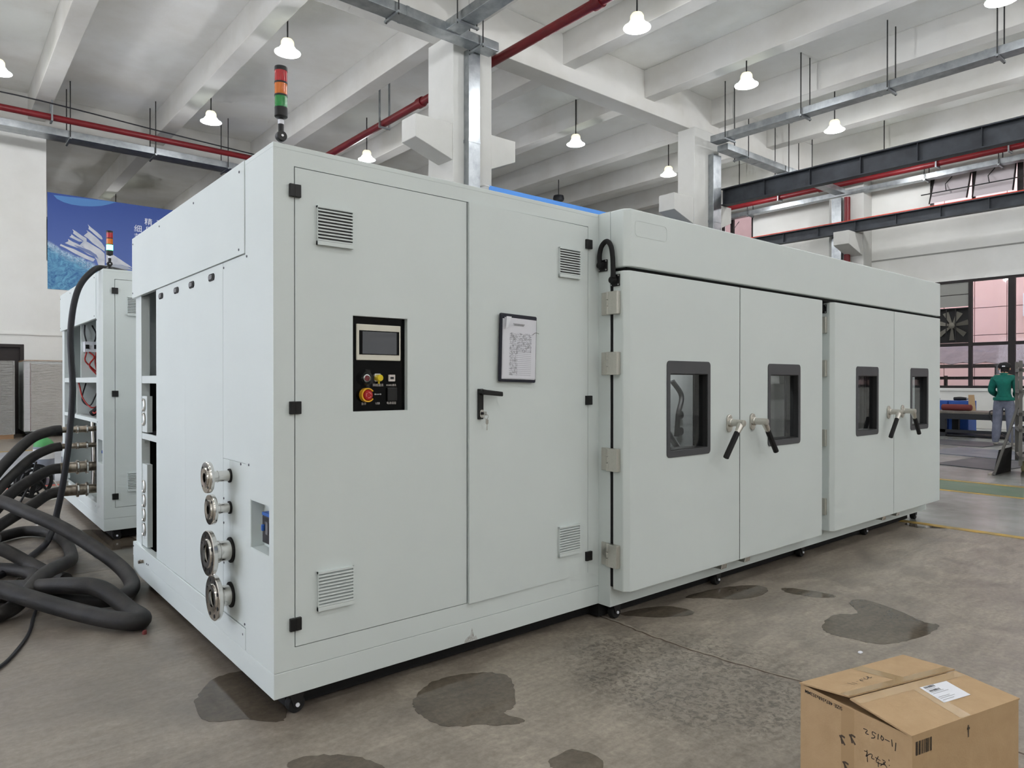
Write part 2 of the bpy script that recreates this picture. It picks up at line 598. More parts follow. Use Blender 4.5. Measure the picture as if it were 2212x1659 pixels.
    def ring(self, outer, inner, off):
        """band between two polygons with the same count of points, extruded by off"""
        n = len(outer)
        off = Vector(off)
        vs = [Vector(p) for p in outer] + [Vector(p) for p in inner]
        vs += [p + off for p in vs]
        fs = []
        for k in range(n):
            j = (k + 1) % n
            fs.append((k, n + k, n + j, j))
            fs.append((2 * n + k, 2 * n + j, 3 * n + j, 3 * n + k))
            fs.append((k, j, 2 * n + j, 2 * n + k))
            fs.append((n + k, 3 * n + k, 3 * n + j, n + j))
        return self.add(vs, fs)

    def plate(self, axis, d0, d1, u0, u1, v0, v1, holes=(), cuts=(), shift=None):
        """slab across an axis ('x': u=y,v=z; 'y': u=x,v=z; 'z': u=x,v=y) with rectangular holes (u0,u1,v0,v1);
        shift(u, v, side) may move single corners: returns (du, dd, dv)"""
        us = sorted(set([u0, u1] + [h[0] for h in holes] + [h[1] for h in holes] + list(cuts)))
        vs_ = sorted(set([v0, v1] + [h[2] for h in holes] + [h[3] for h in holes]))
        us = [u for u in us if u0 <= u <= u1]
        vs_ = [v for v in vs_ if v0 <= v <= v1]
        def solid(i, j):
            if i < 0 or j < 0 or i >= len(us) - 1 or j >= len(vs_) - 1:
                return False
            cu = (us[i] + us[i + 1]) / 2; cv = (vs_[j] + vs_[j + 1]) / 2
            return not any(h[0] < cu < h[1] and h[2] < cv < h[3] for h in holes)
        idx = {}
        V, F = [], []
        def P(i, j, s):
            k = (i, j, s)
            if k not in idx:
                u, v, d = us[i], vs_[j], (d0 if s == 0 else d1)
                if shift:
                    du, dd, dv = shift(u, v, s)
                    u += du; d += dd; v += dv
                p = {'x': (d, u, v), 'y': (u, d, v), 'z': (u, v, d)}[axis]
                idx[k] = len(V)
                V.append(p)
            return idx[k]
        for i in range(len(us) - 1):
            for j in range(len(vs_) - 1):
                if not solid(i, j):
                    continue
                F.append((P(i, j, 0), P(i + 1, j, 0), P(i + 1, j + 1, 0), P(i, j + 1, 0)))
                F.append((P(i, j, 1), P(i, j + 1, 1), P(i + 1, j + 1, 1), P(i + 1, j, 1)))
                for (di, dj, a, b) in ((-1, 0, (i, j), (i, j + 1)), (1, 0, (i + 1, j), (i + 1, j + 1)), (0, -1, (i, j), (i + 1, j)), (0, 1, (i, j + 1), (i + 1, j + 1))):
                    if not solid(i + di, j + dj):
                        F.append((P(a[0], a[1], 0), P(b[0], b[1], 0), P(b[0], b[1], 1), P(a[0], a[1], 1)))
        return self.add(V, F)

    def build(self, name, material, parent=None, smooth=False, bevel=0.0, org=(0, 0, 0), rot=None, label=None, bseg=2):
        po = PORG.get(parent.name, (0, 0, 0)) if parent else (0, 0, 0)
        tot = (po[0] + org[0], po[1] + org[1], po[2] + org[2])
        me = bpy.data.meshes.new(name)
        me.from_pydata([vsub(p, tot) for p in self.v], [], self.f)
        ms = material if isinstance(material, (list, tuple)) else [material]
        for m in ms:
            me.materials.append(MATS[m])
        if len(ms) > 1:
            me.polygons.foreach_set('material_index', self.mi)
        fix_normals(me)
        if smooth:
            me.polygons.foreach_set('use_smooth', [True] * len(me.polygons))
            me.set_sharp_from_angle(angle=math.radians(38))
        o = bpy.data.objects.new(name, me)
        COL.objects.link(o)
        o.location = org
        if rot:
            o.rotation_euler = rot
        if parent:
            o.parent = parent
        PORG[o.name] = tot
        if bevel:
            bm_ = o.modifiers.new('bevel', 'BEVEL')
            bm_.width = bevel
            bm_.segments = bseg
            bm_.limit_method = 'ANGLE'
            bm_.angle_limit = math.radians(40)
        if label:
            o['label'] = label
        return o

def fix_normals(me):
    import bmesh
    b = bmesh.new()
    b.from_mesh(me)
    bmesh.ops.recalc_face_normals(b, faces=b.faces)
    b.to_mesh(me)
    b.free()

def tag(o, label, cat, group=None):
    o['label'] = label
    o['category'] = cat
    if group:
        o['group'] = group
    return o

def thing(name, loc, label, cat, group=None, rotz=0.0):
    o = bpy.data.objects.new(name, None)
    o.empty_display_size = 0.1
    COL.objects.link(o)
    o.location = loc
    o.rotation_euler = (0, 0, rotz)
    PORG[o.name] = (0, 0, 0)
    return tag(o, label, cat, group)

def struct(o, label=None):
    o['kind'] = 'structure'
    if label:
        o['label'] = label
    return o

def copy_part(o, parent, loc):
    c = o.copy()
    COL.objects.link(c)
    c.parent = parent
    c.location = loc
    return c

def copy_tree(o, parent=None):
    c = o.copy()
    COL.objects.link(c)
    c.parent = parent
    for ch in list(o.children):
        copy_tree(ch, c)
    return c

def rrect(u0, u1, v0, v1, r, n=5):
    """rounded rectangle outline as (u, v) points"""
    pts = []
    for (cu, cv, a0) in ((u1 - r, v0 + r, -PI / 2), (u1 - r, v1 - r, 0), (u0 + r, v1 - r, PI / 2), (u0 + r, v0 + r, PI)):
        for k in range(n + 1):
            a = a0 + PI / 2 * k / n
            pts.append((cu + r * math.cos(a), cv + r * math.sin(a)))
    return pts

def text_mesh(name, body, size, material, parent, origin, u, v, bold=0.0, align='CENTER'):
    """printed characters as a thin flat mesh: origin + u * x + v * y"""
    cu = bpy.data.curves.new(name, 'FONT')
    cu.body = body
    cu.size = size
    cu.offset = bold * size
    cu.align_x = align
    cu.align_y = 'CENTER'
    cu.resolution_u = 2
    t = bpy.data.objects.new(name, cu)
    COL.objects.link(t)
    dg = bpy.context.evaluated_depsgraph_get()
    me = bpy.data.meshes.new_from_object(t.evaluated_get(dg))
    bpy.data.objects.remove(t, do_unlink=True)
    po = PORG.get(parent.name, (0, 0, 0)) if parent else (0, 0, 0)
    U = Vector(u); Vv = Vector(v); O = Vector(vsub(origin, po))
    for w in me.vertices:
        w.co = O + U * w.co.x + Vv * w.co.y
    me.materials.clear()
    me.materials.append(MATS[material])
    me.name = name
    o = bpy.data.objects.new(name, me)
    COL.objects.link(o)
    if parent:
        o.parent = parent
    return o

def stroke_mesh(name, strokes, width, material, parent, to3d, smooth=True):
    """pen strokes: each a list of (a, b) turned to a flat ribbon; to3d(a, b) gives the point"""
    mb = MB()
    for st in strokes:
        P = [Vector((p[0], p[1])) for p in st]
        if smooth and len(P) > 2:
            ext = [P[0] * 2 - P[1]] + P + [P[-1] * 2 - P[-2]]
            Q = []
            for i in range(1, len(ext) - 2):
                a, b, c, d = ext[i - 1], ext[i], ext[i + 1], ext[i + 2]
                for k in range(4):
                    t = k / 4
                    Q.append(0.5 * ((2 * b) + (c - a) * t + (2 * a - 5 * b + 4 * c - d) * t * t + (3 * b - a - 3 * c + d) * t ** 3))
            Q.append(P[-1])
            P = Q
        vs, fs = [], []
        for i, p in enumerate(P):
            d = (P[min(i + 1, len(P) - 1)] - P[max(i - 1, 0)])
            d = d.normalized() if d.length > 0 else Vector((1, 0))
            nrm = Vector((-d.y, d.x)) * width / 2
            vs += [to3d(*(p - nrm)), to3d(*(p + nrm))]
            if i:
                fs.append((2 * i - 2, 2 * i - 1, 2 * i + 1, 2 * i))
        mb.add(vs, fs)
    return mb.build(name, material, parent)

# ================================================================== THE HALL
X0, X1 = -6.5, 21.5          # left and right wall planes
Y0, Y1 = -20.0, 18.6          # front (behind the camera) and back wall planes
ZC, ZB, ZG = 8.55, 7.9, 7.6   # slab, secondary beams, main girders

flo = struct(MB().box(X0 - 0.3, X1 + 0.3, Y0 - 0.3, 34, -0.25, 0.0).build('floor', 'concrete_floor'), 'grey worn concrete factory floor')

def floor_slab(name, poly, z, material, label=None):
    o = MB().prism([(p[0], p[1], 0.0002) for p in poly], (0, 0, z)).build(name, material, flo)
    if label:
        o['label'] = label
    return o
floor_slab('painted_zone', [(6.1, -19.9), (8.35, -19.9), (8.35, 7.0), (6.02, 7.0)], 0.0015, 'floor_pale', 'pale worn painted aisle')
floor_slab('painted_zone', [(9.5, -19.9), (21.4, -19.9), (21.4, 18.5), (9.5, 18.5)], 0.0015, 'floor_pale', 'pale worn painted workshop floor')
floor_slab('painted_zone', [(-6.4, 8.2), (6.0, 8.2), (6.0, 13.2), (-6.4, 13.2)], 0.0015, 'floor_pale_blue', 'pale bluish painted walkway')
floor_slab('floor_marking', [(5.98, -19.9), (6.08, -19.9), (6.06, 2.0), (5.96, 2.0)], 0.003, 'marking_yellow', 'worn yellow line')
floor_slab('floor_marking', [(8.5, -19.9), (9.35, -19.9), (9.28, 7.0), (8.43, 7.0)], 0.003, 'marking_green', 'green walkway stripe')
floor_slab('floor_marking', [(8.38, -19.9), (8.48, -19.9), (8.41, 7.0), (8.31, 7.0)], 0.0035, 'marking_yellow', 'worn yellow line')
floor_slab('floor_marking', [(9.37, -19.9), (9.47, -19.9), (9.40, 7.0), (9.30, 7.0)], 0.0035, 'marking_yellow', 'worn yellow line')
floor_slab('floor_marking', [(-6.4, 8.0), (6.0, 7.6), (6.0, 7.68), (-6.4, 8.08)], 0.003, 'marking_red', 'thin red line')
floor_slab('floor_marking', [(-6.4, 13.3), (6.0, 13.3), (6.0, 13.42), (-6.4, 13.42)], 0.003, 'marking_yellow', 'worn yellow line')
# joint between two pours, running away from under the machine, with a ragged lip
jn = [(1.86, 0.4), (1.862, -0.06), (1.845, -0.35), (1.84, -0.57), (1.865, -0.8), (1.89, -1.0), (1.92, -1.15), (1.95, -1.6), (1.96, -4.0), (1.97, -19.9)]
mbj = MB()
rj = random.Random(3)
pts = []
for i in range(len(jn) - 1):
    a, b = jn[i], jn[i + 1]
    k = max(2, int(math.hypot(b[0] - a[0], b[1] - a[1]) / 0.03)) if i < 7 else 4
    for q in range(k):
        t = q / k
        pts.append((a[0] + (b[0] - a[0]) * t + rj.uniform(-0.006, 0.006), a[1] + (b[1] - a[1]) * t))
L_ = [(x - rj.uniform(0.004, 0.010), y, 0.0004) for x, y in pts]
R_ = [(x + rj.uniform(0.002, 0.006), y, 0.0004) for x, y in pts]
n_ = len(pts)
mbj.add(L_ + R_, [(i, i + 1, n_ + i + 1, n_ + i) for i in range(n_ - 1)])
mbj.build('floor_joint', 'ink_faded', flo, label='dark ragged joint in the concrete')
mbj = MB()
L_ = [(x + 0.006, y, 0.0006) for x, y in pts]
R_ = [(x + 0.010 + rj.uniform(0.0, 0.012), y, 0.0006) for x, y in pts]
mbj.add(L_ + R_, [(i, i + 1, n_ + i + 1, n_ + i) for i in range(n_ - 1)])
mbj.build('joint_lip', 'dust_white', flo, label='pale crumbled lip of the joint')
# straight hairline joint across
MB().box(-6.4, 20, 2.9, 2.905, 0.0002, 0.0006).build('floor_joint', 'ink_faded', flo)

# ---- ceiling with its beams
cei = struct(MB().box(X0 - 0.3, X1 + 0.3, Y0 - 0.3, 34, ZC, ZC + 0.2).build('ceiling', 'ceiling_plaster'), 'off white concrete ceiling slab')
NT = 0
for bx in (-4.29, -1.61, 1.07, 3.84, 6.62, 9.27, 11.92, 14.58, 17.25, 19.9):
    NT += 1
    struct(MB().box(bx - 0.18, bx + 0.18, Y0, 34, ZB, ZC).build('trim_%d' % NT, 'beam_plaster', bevel=0.012), 'off white concrete ceiling beam')
for gy in (-13.2, -2.6, 8.0, 18.8, 29.4):
    NT += 1
    struct(MB().box(X0, X1, gy - 0.24, gy + 0.24, ZG, ZC).build('trim_%d' % NT, 'beam_plaster', bevel=0.012), 'deep off white concrete girder')

# ---- walls
wb = struct(MB().plate('y', Y1, Y1 + 0.25, X0, 1.28, 0, ZC, holes=[(-1.6, 0.74, -0.01, 2.18)]).build('wall_back', 'white_plaster'), 'tall white plastered wall with a dark doorway')
MB().box(1.28, X1, Y1, Y1 + 0.25, 0, 4.4).build('parapet', 'white_plaster', wb)
MB().box(X0, 2.2, Y1 - 0.035, Y1, 2.48, 2.53).build('wall_ledge', 'white_plaster', wb)
dr = struct(MB().box(-1.6, 0.74, Y1 + 0.06, Y1 + 0.12, 0, 2.18).build('door_1', 'door_dark'), 'dark doorway in the white back wall')
MB().ring([(-1.6, Y1 - 0.012, 0), (0.80, Y1 - 0.012, 0), (0.80, Y1 - 0.012, 2.24), (-1.6, Y1 - 0.012, 2.24)],
          [(-1.54, Y1 - 0.012, 0.0), (0.72, Y1 - 0.012, 0.0), (0.72, Y1 - 0.012, 2.16), (-1.54, Y1 - 0.012, 2.16)], (0, 0.06, 0)).build('door_frame', 'door_dark', dr)
MB().box(0.42, 0.60, Y1 + 0.02, Y1 + 0.06, 1.72, 1.80).build('sign_plate', 'print_grey', dr)
wf = struct(MB().box(X0, X1, Y0 - 0.25, Y0, 0, ZC).build('wall_front', 'white_plaster'), 'plain white wall at the front end of the hall')
wl = struct(MB().plate('x', X0 - 0.25, X0, Y0 - 0.25, 34, 0, ZC, holes=[(a, b, 0.35, 4.05) for a, b in LEFT_WIN]).build('wall_left', 'white_plaster'), 'white wall with tall windows on the left')
for i, (a, b) in enumerate(LEFT_WIN):
    w = MB()
    w.ring([(X0 - 0.18, a, 0.35), (X0 - 0.18, b, 0.35), (X0 - 0.18, b, 4.05), (X0 - 0.18, a, 4.05)],
           [(X0 - 0.18, a + 0.07, 0.42), (X0 - 0.18, b - 0.07, 0.42), (X0 - 0.18, b - 0.07, 3.98), (X0 - 0.18, a + 0.07, 3.98)], (0.08, 0, 0))
    wo = struct(w.build('window_%d' % (i + 4), 'window_frame_dark'), 'tall dark framed window in the left wall')
    for q in (1, 2, 3):
        yy = a + (b - a) * q / 4
        MB().box(X0 - 0.17, X0 - 0.11, yy - 0.03, yy + 0.03, 0.42, 3.98).build('mullion', 'window_frame_dark', wo)
    MB().box(X0 - 0.145, X0 - 0.139, a + 0.07, b - 0.07, 0.42, 3.98).build('pane', 'clear_glass', wo)
MB().box(X0 - 0.25, X1 + 0.3, 33.8, 34.0, 0, ZC).build('far_wall', 'dark_wall', wb)

# right wall with the window band, the upper windows
UP = [(-7.0, 5.1, 6.35, 7.32), (10.82, 12.1, 6.36, 7.34), (12.5, 15.6, 6.36, 7.34)]
wr = struct(MB().plate('x', X1, X1 + 0.25, Y0 - 0.25, 34, 0, ZC, holes=[(-9.0, 5.1, 1.12, 4.2)] + UP).build('wall_right', 'white_plaster'), 'white wall with dark framed windows on the right')
MB().box(X1 - 0.02, X1, -13, 18.6, 5.02, 5.06).build('wall_ledge', 'panel_grey', wr)
MB().box(X1 - 0.05, X1, -9.1, 5.2, 1.04, 1.12).build('window_sill', 'white_plaster', wr)

def steel_window(name, y0, y1, z0, z1, muls, trans, label, tilt=()):
    f = MB()
    xa = X1 + 0.02
    f.ring([(xa, y0, z0), (xa, y1, z0), (xa, y1, z1), (xa, y0, z1)],
           [(xa, y0 + 0.07, z0 + 0.07), (xa, y1 - 0.07, z0 + 0.07), (xa, y1 - 0.07, z1 - 0.07), (xa, y0 + 0.07, z1 - 0.07)], (0.1, 0, 0))
    o = struct(f.build(name, 'window_frame_dark'), label)
    for (m, w_) in muls:
        MB().box(xa - 0.005, xa + 0.09, m - w_ / 2, m + w_ / 2, z0 + 0.07, z1 - 0.07).build('mullion', 'window_frame_dark', o)
    for (t, w_) in trans:
        MB().box(xa - 0.003, xa + 0.088, y0 + 0.07, y1 - 0.07, t - w_ / 2, t + w_ / 2).build('transom', 'window_frame_dark', o)
    ys = [y0 + 0.07] + sorted(m for m, _ in muls) + [y1 - 0.07]
    zs = [z0 + 0.07] + sorted(t for t, _ in trans) + [z1 - 0.07]
    for i in range(len(ys) - 1):
        for j in range(len(zs) - 1):
            if (i, j) in tilt or (name == 'window_1' and i == len(ys) - 2 and j == len(zs) - 2):
                continue
            MB().box(xa + 0.045, xa + 0.05, ys[i], ys[i + 1], zs[j], zs[j + 1]).build('pane', 'clear_glass', o)
    return o
win1 = steel_window('window_1', -9.0, 5.1, 1.12, 4.2, [(4.07, 0.09), (3.09, 0.16), (1.6, 0.09), (0.3, 0.16), (-1.2, 0.09), (-2.7, 0.16), (-4.2, 0.09), (-5.7, 0.16), (-7.3, 0.09)], [(2.36, 0.09)],
                    'wide dark framed window band above the workbench')
# solid panel and extractor fan in the first upper bay of the band
MB().box(X1 + 0.05, X1 + 0.07, 4.11, 5.03, 3.45, 4.13).build('blank_panel', 'panel_grey', win1)
MB().box(X1 + 0.045, X1 + 0.075, 4.11, 5.03, 3.78, 3.80).build('panel_seam', 'window_frame_dark', win1)
fan = thing('extractor_fan', (X1 + 0.06, 4.57, 2.92), 'dark extractor fan with pale blades set in the window', 'fan')
MB().ring([(0.02, -0.47, -0.50), (0.02, 0.47, -0.50), (0.02, 0.47, 0.50), (0.02, -0.47, 0.50)], [(0.02, -0.44, -0.47), (0.02, 0.44, -0.47), (0.02, 0.44, 0.47), (0.02, -0.44, 0.47)], (0.12, 0, 0)).build('fan_frame', 'fan_dark', fan)
MB().box(0.15, 0.17, -0.46, 0.46, -0.49, 0.49).build('fan_back', 'fan_dark', fan)
MB().lathe([(0.09, -0.03), (0.09, 0.06), (0.05, 0.08)], (0.10, 0, 0), (-1, 0, 0), 16).build('fan_hub', 'fan_blade', fan, smooth=True)
for k in range(7):
    a = 2 * PI * k / 7 + 0.25
    d = Vector((0, math.cos(a), math.sin(a))); s = Vector((0, -math.sin(a), math.cos(a)))
    c0 = Vector((0.10, 0, 0))
    q = [c0 + d * 0.08 - s * 0.03, c0 + d * 0.42 - s * 0.075, c0 + d * 0.42 + s * 0.075 + Vector((0.045, 0, 0)), c0 + d * 0.08 + s * 0.03 + Vector((0.02, 0, 0))]
    MB().prism(q, (0.006, 0, 0)).build('fan_blade', 'fan_blade', fan)
for yy in (-0.12, 0.12):
    MB().box(0.0, 0.02, yy - 0.012, yy + 0.012, -0.48, 0.48).build('guard_bar', 'fan_dark', fan)

win2 = steel_window('window_2', -7.0, 5.1, 6.35, 7.32, [(4.0, 0.07), (2.9, 0.14), (1.8, 0.07), (0.7, 0.14), (-0.4, 0.07), (-1.6, 0.14), (-2.8, 0.07), (-4.2, 0.14), (-5.6, 0.07)], [],
                    'row of upper windows above the crane rail', tilt=((9, 0), (8, 0)))
for (a, b) in ((4.04, 5.02), (2.98, 3.96)):
    sp = 0.34 if a > 4 else 0.26
    MB().hexa([(X1 - sp, a, 6.45), (X1 - sp, b, 6.45), (X1 - sp + 0.01, b, 6.45), (X1 - sp + 0.01, a, 6.45), (X1 + 0.03, a, 7.22), (X1 + 0.03, b, 7.22), (X1 + 0.04, b, 7.22), (X1 + 0.04, a, 7.22)]).build('open_sash', 'sash_glass', win2, label='pane tilted open into the hall')
    for (ya, yb) in ((a, a + 0.035), (b - 0.035, b)):
        MB().hexa([(X1 - sp - 0.012, ya, 6.44), (X1 - sp - 0.012, yb, 6.44), (X1 - sp + 0.018, yb, 6.44), (X1 - sp + 0.018, ya, 6.44), (X1 + 0.015, ya, 7.23), (X1 + 0.015, yb, 7.23), (X1 + 0.05, yb, 7.23), (X1 + 0.05, ya, 7.23)]).build('sash_stile', 'window_frame_dark', win2)
win3 = steel_window('window_3', 10.82, 12.1, 6.36, 7.34, [(11.68, 0.12)], [], 'small upper window beside the far column')
win9 = steel_window('window_9', 12.5, 15.6, 6.36, 7.34, [(13.3, 0.06), (14.4, 0.06)], [], 'upper window hidden behind the far column')
MB().cyl((X1 - 0.4, -6.9, 6.72), (X1 - 0.4, 5.2, 6.72), 0.016, n=8).build('opener_rod', 'rod_dark', win2)
for yy in (4.55, 3.5, 2.3):
    MB().bar((X1 - 0.4, yy, 6.72), (X1 - 0.15, yy + 0.1, 6.98), 0.02).bar((X1 - 0.15, yy + 0.1, 6.98), (X1, yy - 0.02, 7.2), 0.02).build('opener_arm', 'rod_dark', win2)
for yy in (11.4,):
    MB().bar((X1 - 0.3, yy, 6.6), (X1 - 0.1, yy + 0.12, 6.85), 0.02).bar((X1 - 0.1, yy + 0.12, 6.85), (X1, yy - 0.02, 7.1), 0.02).build('opener_arm', 'rod_dark', win3)

# ---- outside the right wall
gnd = struct(MB().box(X1 + 0.3, 42, -40, 40, -0.25, -0.02).build('ground', 'outside_ground'), 'paved yard outside the windows')
fac = thing('pink_building', (28.5, 0, 0), 'pale pink tiled building outside the right windows', 'building')
MB().box(0.03, 2.0, -30, 30, 0, 14).build('facade_wall', 'pink_joint', fac)
pm_ = MB().box(-0.03, 0.03, 0.012, 0.988, 0.012, 0.988).build('facade_panel', 'pink_tile', fac)
first = True
for i in range(-11, 12):
    for j in range(0, 12):
        if first:
            pm_.location = (0, i * 1.0, j * 1.0)
            first = False
        else:
            copy_part(pm_, fac, (0, i * 1.0, j * 1.0))
MB().box(-0.12, -0.03, 4.0, 4.5, 3.6, 4.4).build('wall_unit', 'label_white', fac)
awn = thing('corrugated_awning', (24.2, 0, 0), 'grey corrugated awning over the yard outside the window', 'awning')
mba = MB()
nn = 160
vs_, fs_ = [], []
for i in range(nn + 1):
    yy = -12 + 24 * i / nn
    dz = 0.03 * math.cos(i * PI / 2)
    for (xx, zz) in ((-0.9, 1.86), (1.2, 2.55)):
        vs_ += [(xx, yy, zz + dz), (xx, yy, zz + dz + 0.012)]
for i in range(nn):
    a = i * 4; b = a + 4
    fs_ += [(a, a + 2, b + 2, b), (a + 1, b + 1, b + 3, a + 3), (a, b, b + 1, a + 1), (a + 2, a + 3, b + 3, b + 2)]
mba.add(vs_, fs_)
mba.build('awning_sheet', 'awning_grey', awn)
MB().box(-0.95, -0.85, -12, 12, 1.72, 1.83).build('awning_beam', 'outside_dark', awn)
for yy in (-9, -6, -3, 0, 2.6, 3.9, 6, 9):
    MB().box(-0.95, -0.85, yy - 0.05, yy + 0.05, -0.02, 1.74).build('awning_post', 'outside_dark', awn)
yr = thing('yard_railing', (25.6, 0, 0), 'dark railing with horizontal bars outside the window', 'railing')
for zz in (0.75, 1.1, 1.42):
    MB().box(-0.03, 0.03, -12, 12, zz - 0.05, zz + 0.05).build('rail', 'outside_dark', yr)
for yy in range(-12, 13, 3):
    MB().box(-0.04, 0.04, yy - 0.04, yy + 0.04, -0.02, 1.5).build('post', 'outside_dark', yr)

# ---- columns with crane corbels
def column(x0, x1, y0, y1, label, left=0.78, right=0.6, z1=ZG, cz=5.85):
    t = thing('concrete_column', ((x0 + x1) / 2, (y0 + y1) / 2, 0), label, 'column', 'concrete columns of the hall')
    cx, cy = (x0 + x1) / 2, (y0 + y1) / 2
    hx, hy = (x1 - x0) / 2, (y1 - y0) / 2
    MB().box(-hx, hx, -hy, hy, 0, z1).build('shaft', 'column_plaster', t, bevel=0.015)
    for s, on in ((-1, left), (1, right)):
        if not on:
            continue
        a, b = s * (hx - 0.003), s * (hx + on)
        w_ = -hy + 0.02
        p = [(a, w_, cz - 0.65), (b, w_, cz - 0.40), (b, w_, cz), (a, w_, cz)]
        MB().prism(p, (0, 0.46, 0)).build('corbel', 'column_plaster', t, bevel=0.01)
    return t
column(6.2, 7.08, 7.6, 8.42, 'white column in the middle of the hall with a steel duct on its face', cz=5.95)
column(13.45, 14.5, 7.6, 8.1, 'white column at the end of the upper crane beam')
column(20.9, 21.5, 6.74, 7.8, 'white column against the right wall beside the red riser pipe', left=0.95, right=0, cz=5.82)

# ---- crane runway beams
def crane_beam(x, z0, z1, y0, y1, label, rail=None):
    t = thing('crane_beam', (x, y1, z0), label, 'steel beam', 'crane runway beams')
    H = z1 - z0
    L = y0 - y1
    MB().box(-0.11, 0.11, L, 0, 0, 0.025).build('bottom_flange', 'beam_steel', t)
    MB().box(-0.14, 0.14, L, 0, H - 0.025, H).build('top_flange', 'beam_steel', t)
    MB().box(-0.008, 0.008, L, 0, 0.025, H - 0.025).build('web', 'beam_steel', t)
    y = -0.05
    while y > L:
        for s in (-1, 1):
            MB().box(s * 0.008, s * 0.10, y - 0.006, y + 0.006, 0.025, H - 0.025).build('stiffener', 'beam_steel', t)
        y -= 1.15
    if rail:
        MB().box(-0.035, 0.035, L, 0, H, H + 0.05).build('rail', rail, t)
    return t
crane_beam(14.78, 5.855, 6.28, -12.9, 7.65, 'dark steel crane beam ending at the second white column')
crane_beam(20.45, 5.825, 6.16, -12.9, 16.0, 'dark steel crane beam along the right wall with a thin red rail', rail='orange_red')

# ---- pipes
def pipe_run(name, pts, r, material, label, hang=(), couple=(), group='red sprinkler pipes', ztop=ZB):
    t = thing(name, (0, 0, 0), label, 'pipe', group)
    m = MB()
    for i in range(len(pts) - 1):
        m.cyl(pts[i], pts[i + 1], r, n=14)
    m.build('pipe_body', material, t, smooth=True)
    for (p, d) in couple:
        P = Vector(p); D = Vector(d)
        MB().cyl(P - D * 0.09, P + D * 0.09, r * 1.3, n=14).build('coupling', material, t, smooth=True)
    for h in hang:
        m = MB()
        x, y, z, ax = h
        dx, dy = (0.13, 0) if ax == 'y' else (0, 0.13)
        m.bar((x - dx, y - dy, z - r - 0.02), (x - dx, y - dy, ztop), 0.035)
        m.bar((x + dx, y + dy, z - r - 0.02), (x + dx, y + dy, ztop), 0.035)
        m.bar((x - dx - 0.02 * (ax == 'y'), y - dy - 0.02 * (ax != 'y'), z - r - 0.025), (x + dx + 0.02 * (ax == 'y'), y + dy + 0.02 * (ax != 'y'), z - r - 0.025), 0.04)
        m.build('pipe_hanger', 'galvanized', t)
    return t
pipe_run('sprinkler_pipe', [(7.3, -19.9, 7.46), (7.3, 18.4, 7.46)], 0.085, 'red_pipe', 'red pipe running under the ceiling past the middle column', hang=[(7.3, 12.0, 7.46, 'y'), (7.3, 2.0, 7.46, 'y')], couple=[((7.3, 10.4, 7.46), (0, 1, 0)), ((7.3, 5.1, 7.46), (0, 1, 0))], ztop=ZC)
pipe_run('sprinkler_pipe', [(-6.4, 16.9, 7.54), (6.3, 16.9, 7.54)], 0.075, 'red_pipe', 'thin dark red pipe above the cable duct on the back wall', hang=[(1.2, 16.9, 7.54, 'x')], couple=[((6.3, 16.9, 7.54), (1, 0, 0))])
pipe_run('sprinkler_pipe', [(20.6, -12.9, 7.41), (20.6, 18.4, 7.41)], 0.085, 'red_pipe', 'red pipe along the right wall above the lower crane beam', hang=[(20.6, 9.3, 7.41, 'y'), (20.6, 4.6, 7.41, 'y'), (20.6, 2.9, 7.41, 'y')], couple=[((20.6, 7.9, 7.41), (0, 1, 0))])
pipe_run('riser_pipe', [(20.74, 7.16, 0.0), (20.74, 7.16, 7.0)], 0.09, 'red_pipe', 'red vertical pipe beside the wall column', couple=[((20.74, 7.16, 4.6), (0, 0, 1))])

# ---- galvanised cable ducts on hanger rods
def duct_box(m, p0, p1, w, h):
    """closed duct from p0 to p1 along x, y or z (centre line of its bottom face)"""
    x0, y0, z0 = p0; x1, y1, z1 = p1
    if abs(x1 - x0) > 1e-4:
        m.box(x0, x1, y0 - w / 2, y0 + w / 2, z0, z0 + h)
    elif abs(y1 - y0) > 1e-4:
        m.box(x0 - w / 2, x0 + w / 2, y0, y1, z0, z0 + h)
    else:
        m.box(x0 - w / 2, x0 + w / 2, y0 - h / 2, y0 + h / 2, z0, z1)

def duct(label, segs, w, h, hangers, ztop=ZC):
    t = thing('cable_duct', (0, 0, 0), label, 'cable duct', 'galvanised cable ducts')
    for (a, b) in segs:
        m = MB()
        duct_box(m, a, b, w, h)
        m.build('duct_section', 'galvanized', t, bevel=0.006)
        # joint straps along the run
        L = (Vector(b) - Vector(a)).length
        d = (Vector(b) - Vector(a)).normalized()
        k = int(L / 2.0)
        for i in range(1, k + 1):
            c = Vector(a) + d * (i * L / (k + 1))
            m = MB()
            q0 = c - d * 0.03; q1 = c + d * 0.03
            if abs(d.z) > 0.5:
                m.box(c.x - w / 2 - 0.004, c.x + w / 2 + 0.004, c.y - h / 2 - 0.004, c.y + h / 2 + 0.004, c.z - 0.03, c.z + 0.03)
            elif abs(d.x) > 0.5:
                m.box(c.x - 0.03, c.x + 0.03, c.y - w / 2 - 0.004, c.y + w / 2 + 0.004, c.z - 0.004, c.z + h + 0.004)
            else:
                m.box(c.x - w / 2 - 0.004, c.x + w / 2 + 0.004, c.y - 0.03, c.y + 0.03, c.z - 0.004, c.z + h + 0.004)
            m.build('joint_strap', 'galvanized', t)
    for (x, y, z, ax) in hangers:
        hw = w / 2 + 0.05
        dx, dy = (hw, 0) if ax == 'y' else (0, hw)
        for s in (-1, 1):
            MB().cyl((x + s * dx, y + s * dy, z - 0.06), (x + s * dx, y + s * dy, ztop), 0.012, n=6).build('hanger_rod', 'rod_dark', t)
        MB().bar((x - dx * 1.15, y - dy * 1.15, z - 0.025), (x + dx * 1.15, y + dy * 1.15, z - 0.025), 0.045, 0.04).build('hanger_bracket', 'galvanized', t)
    return t
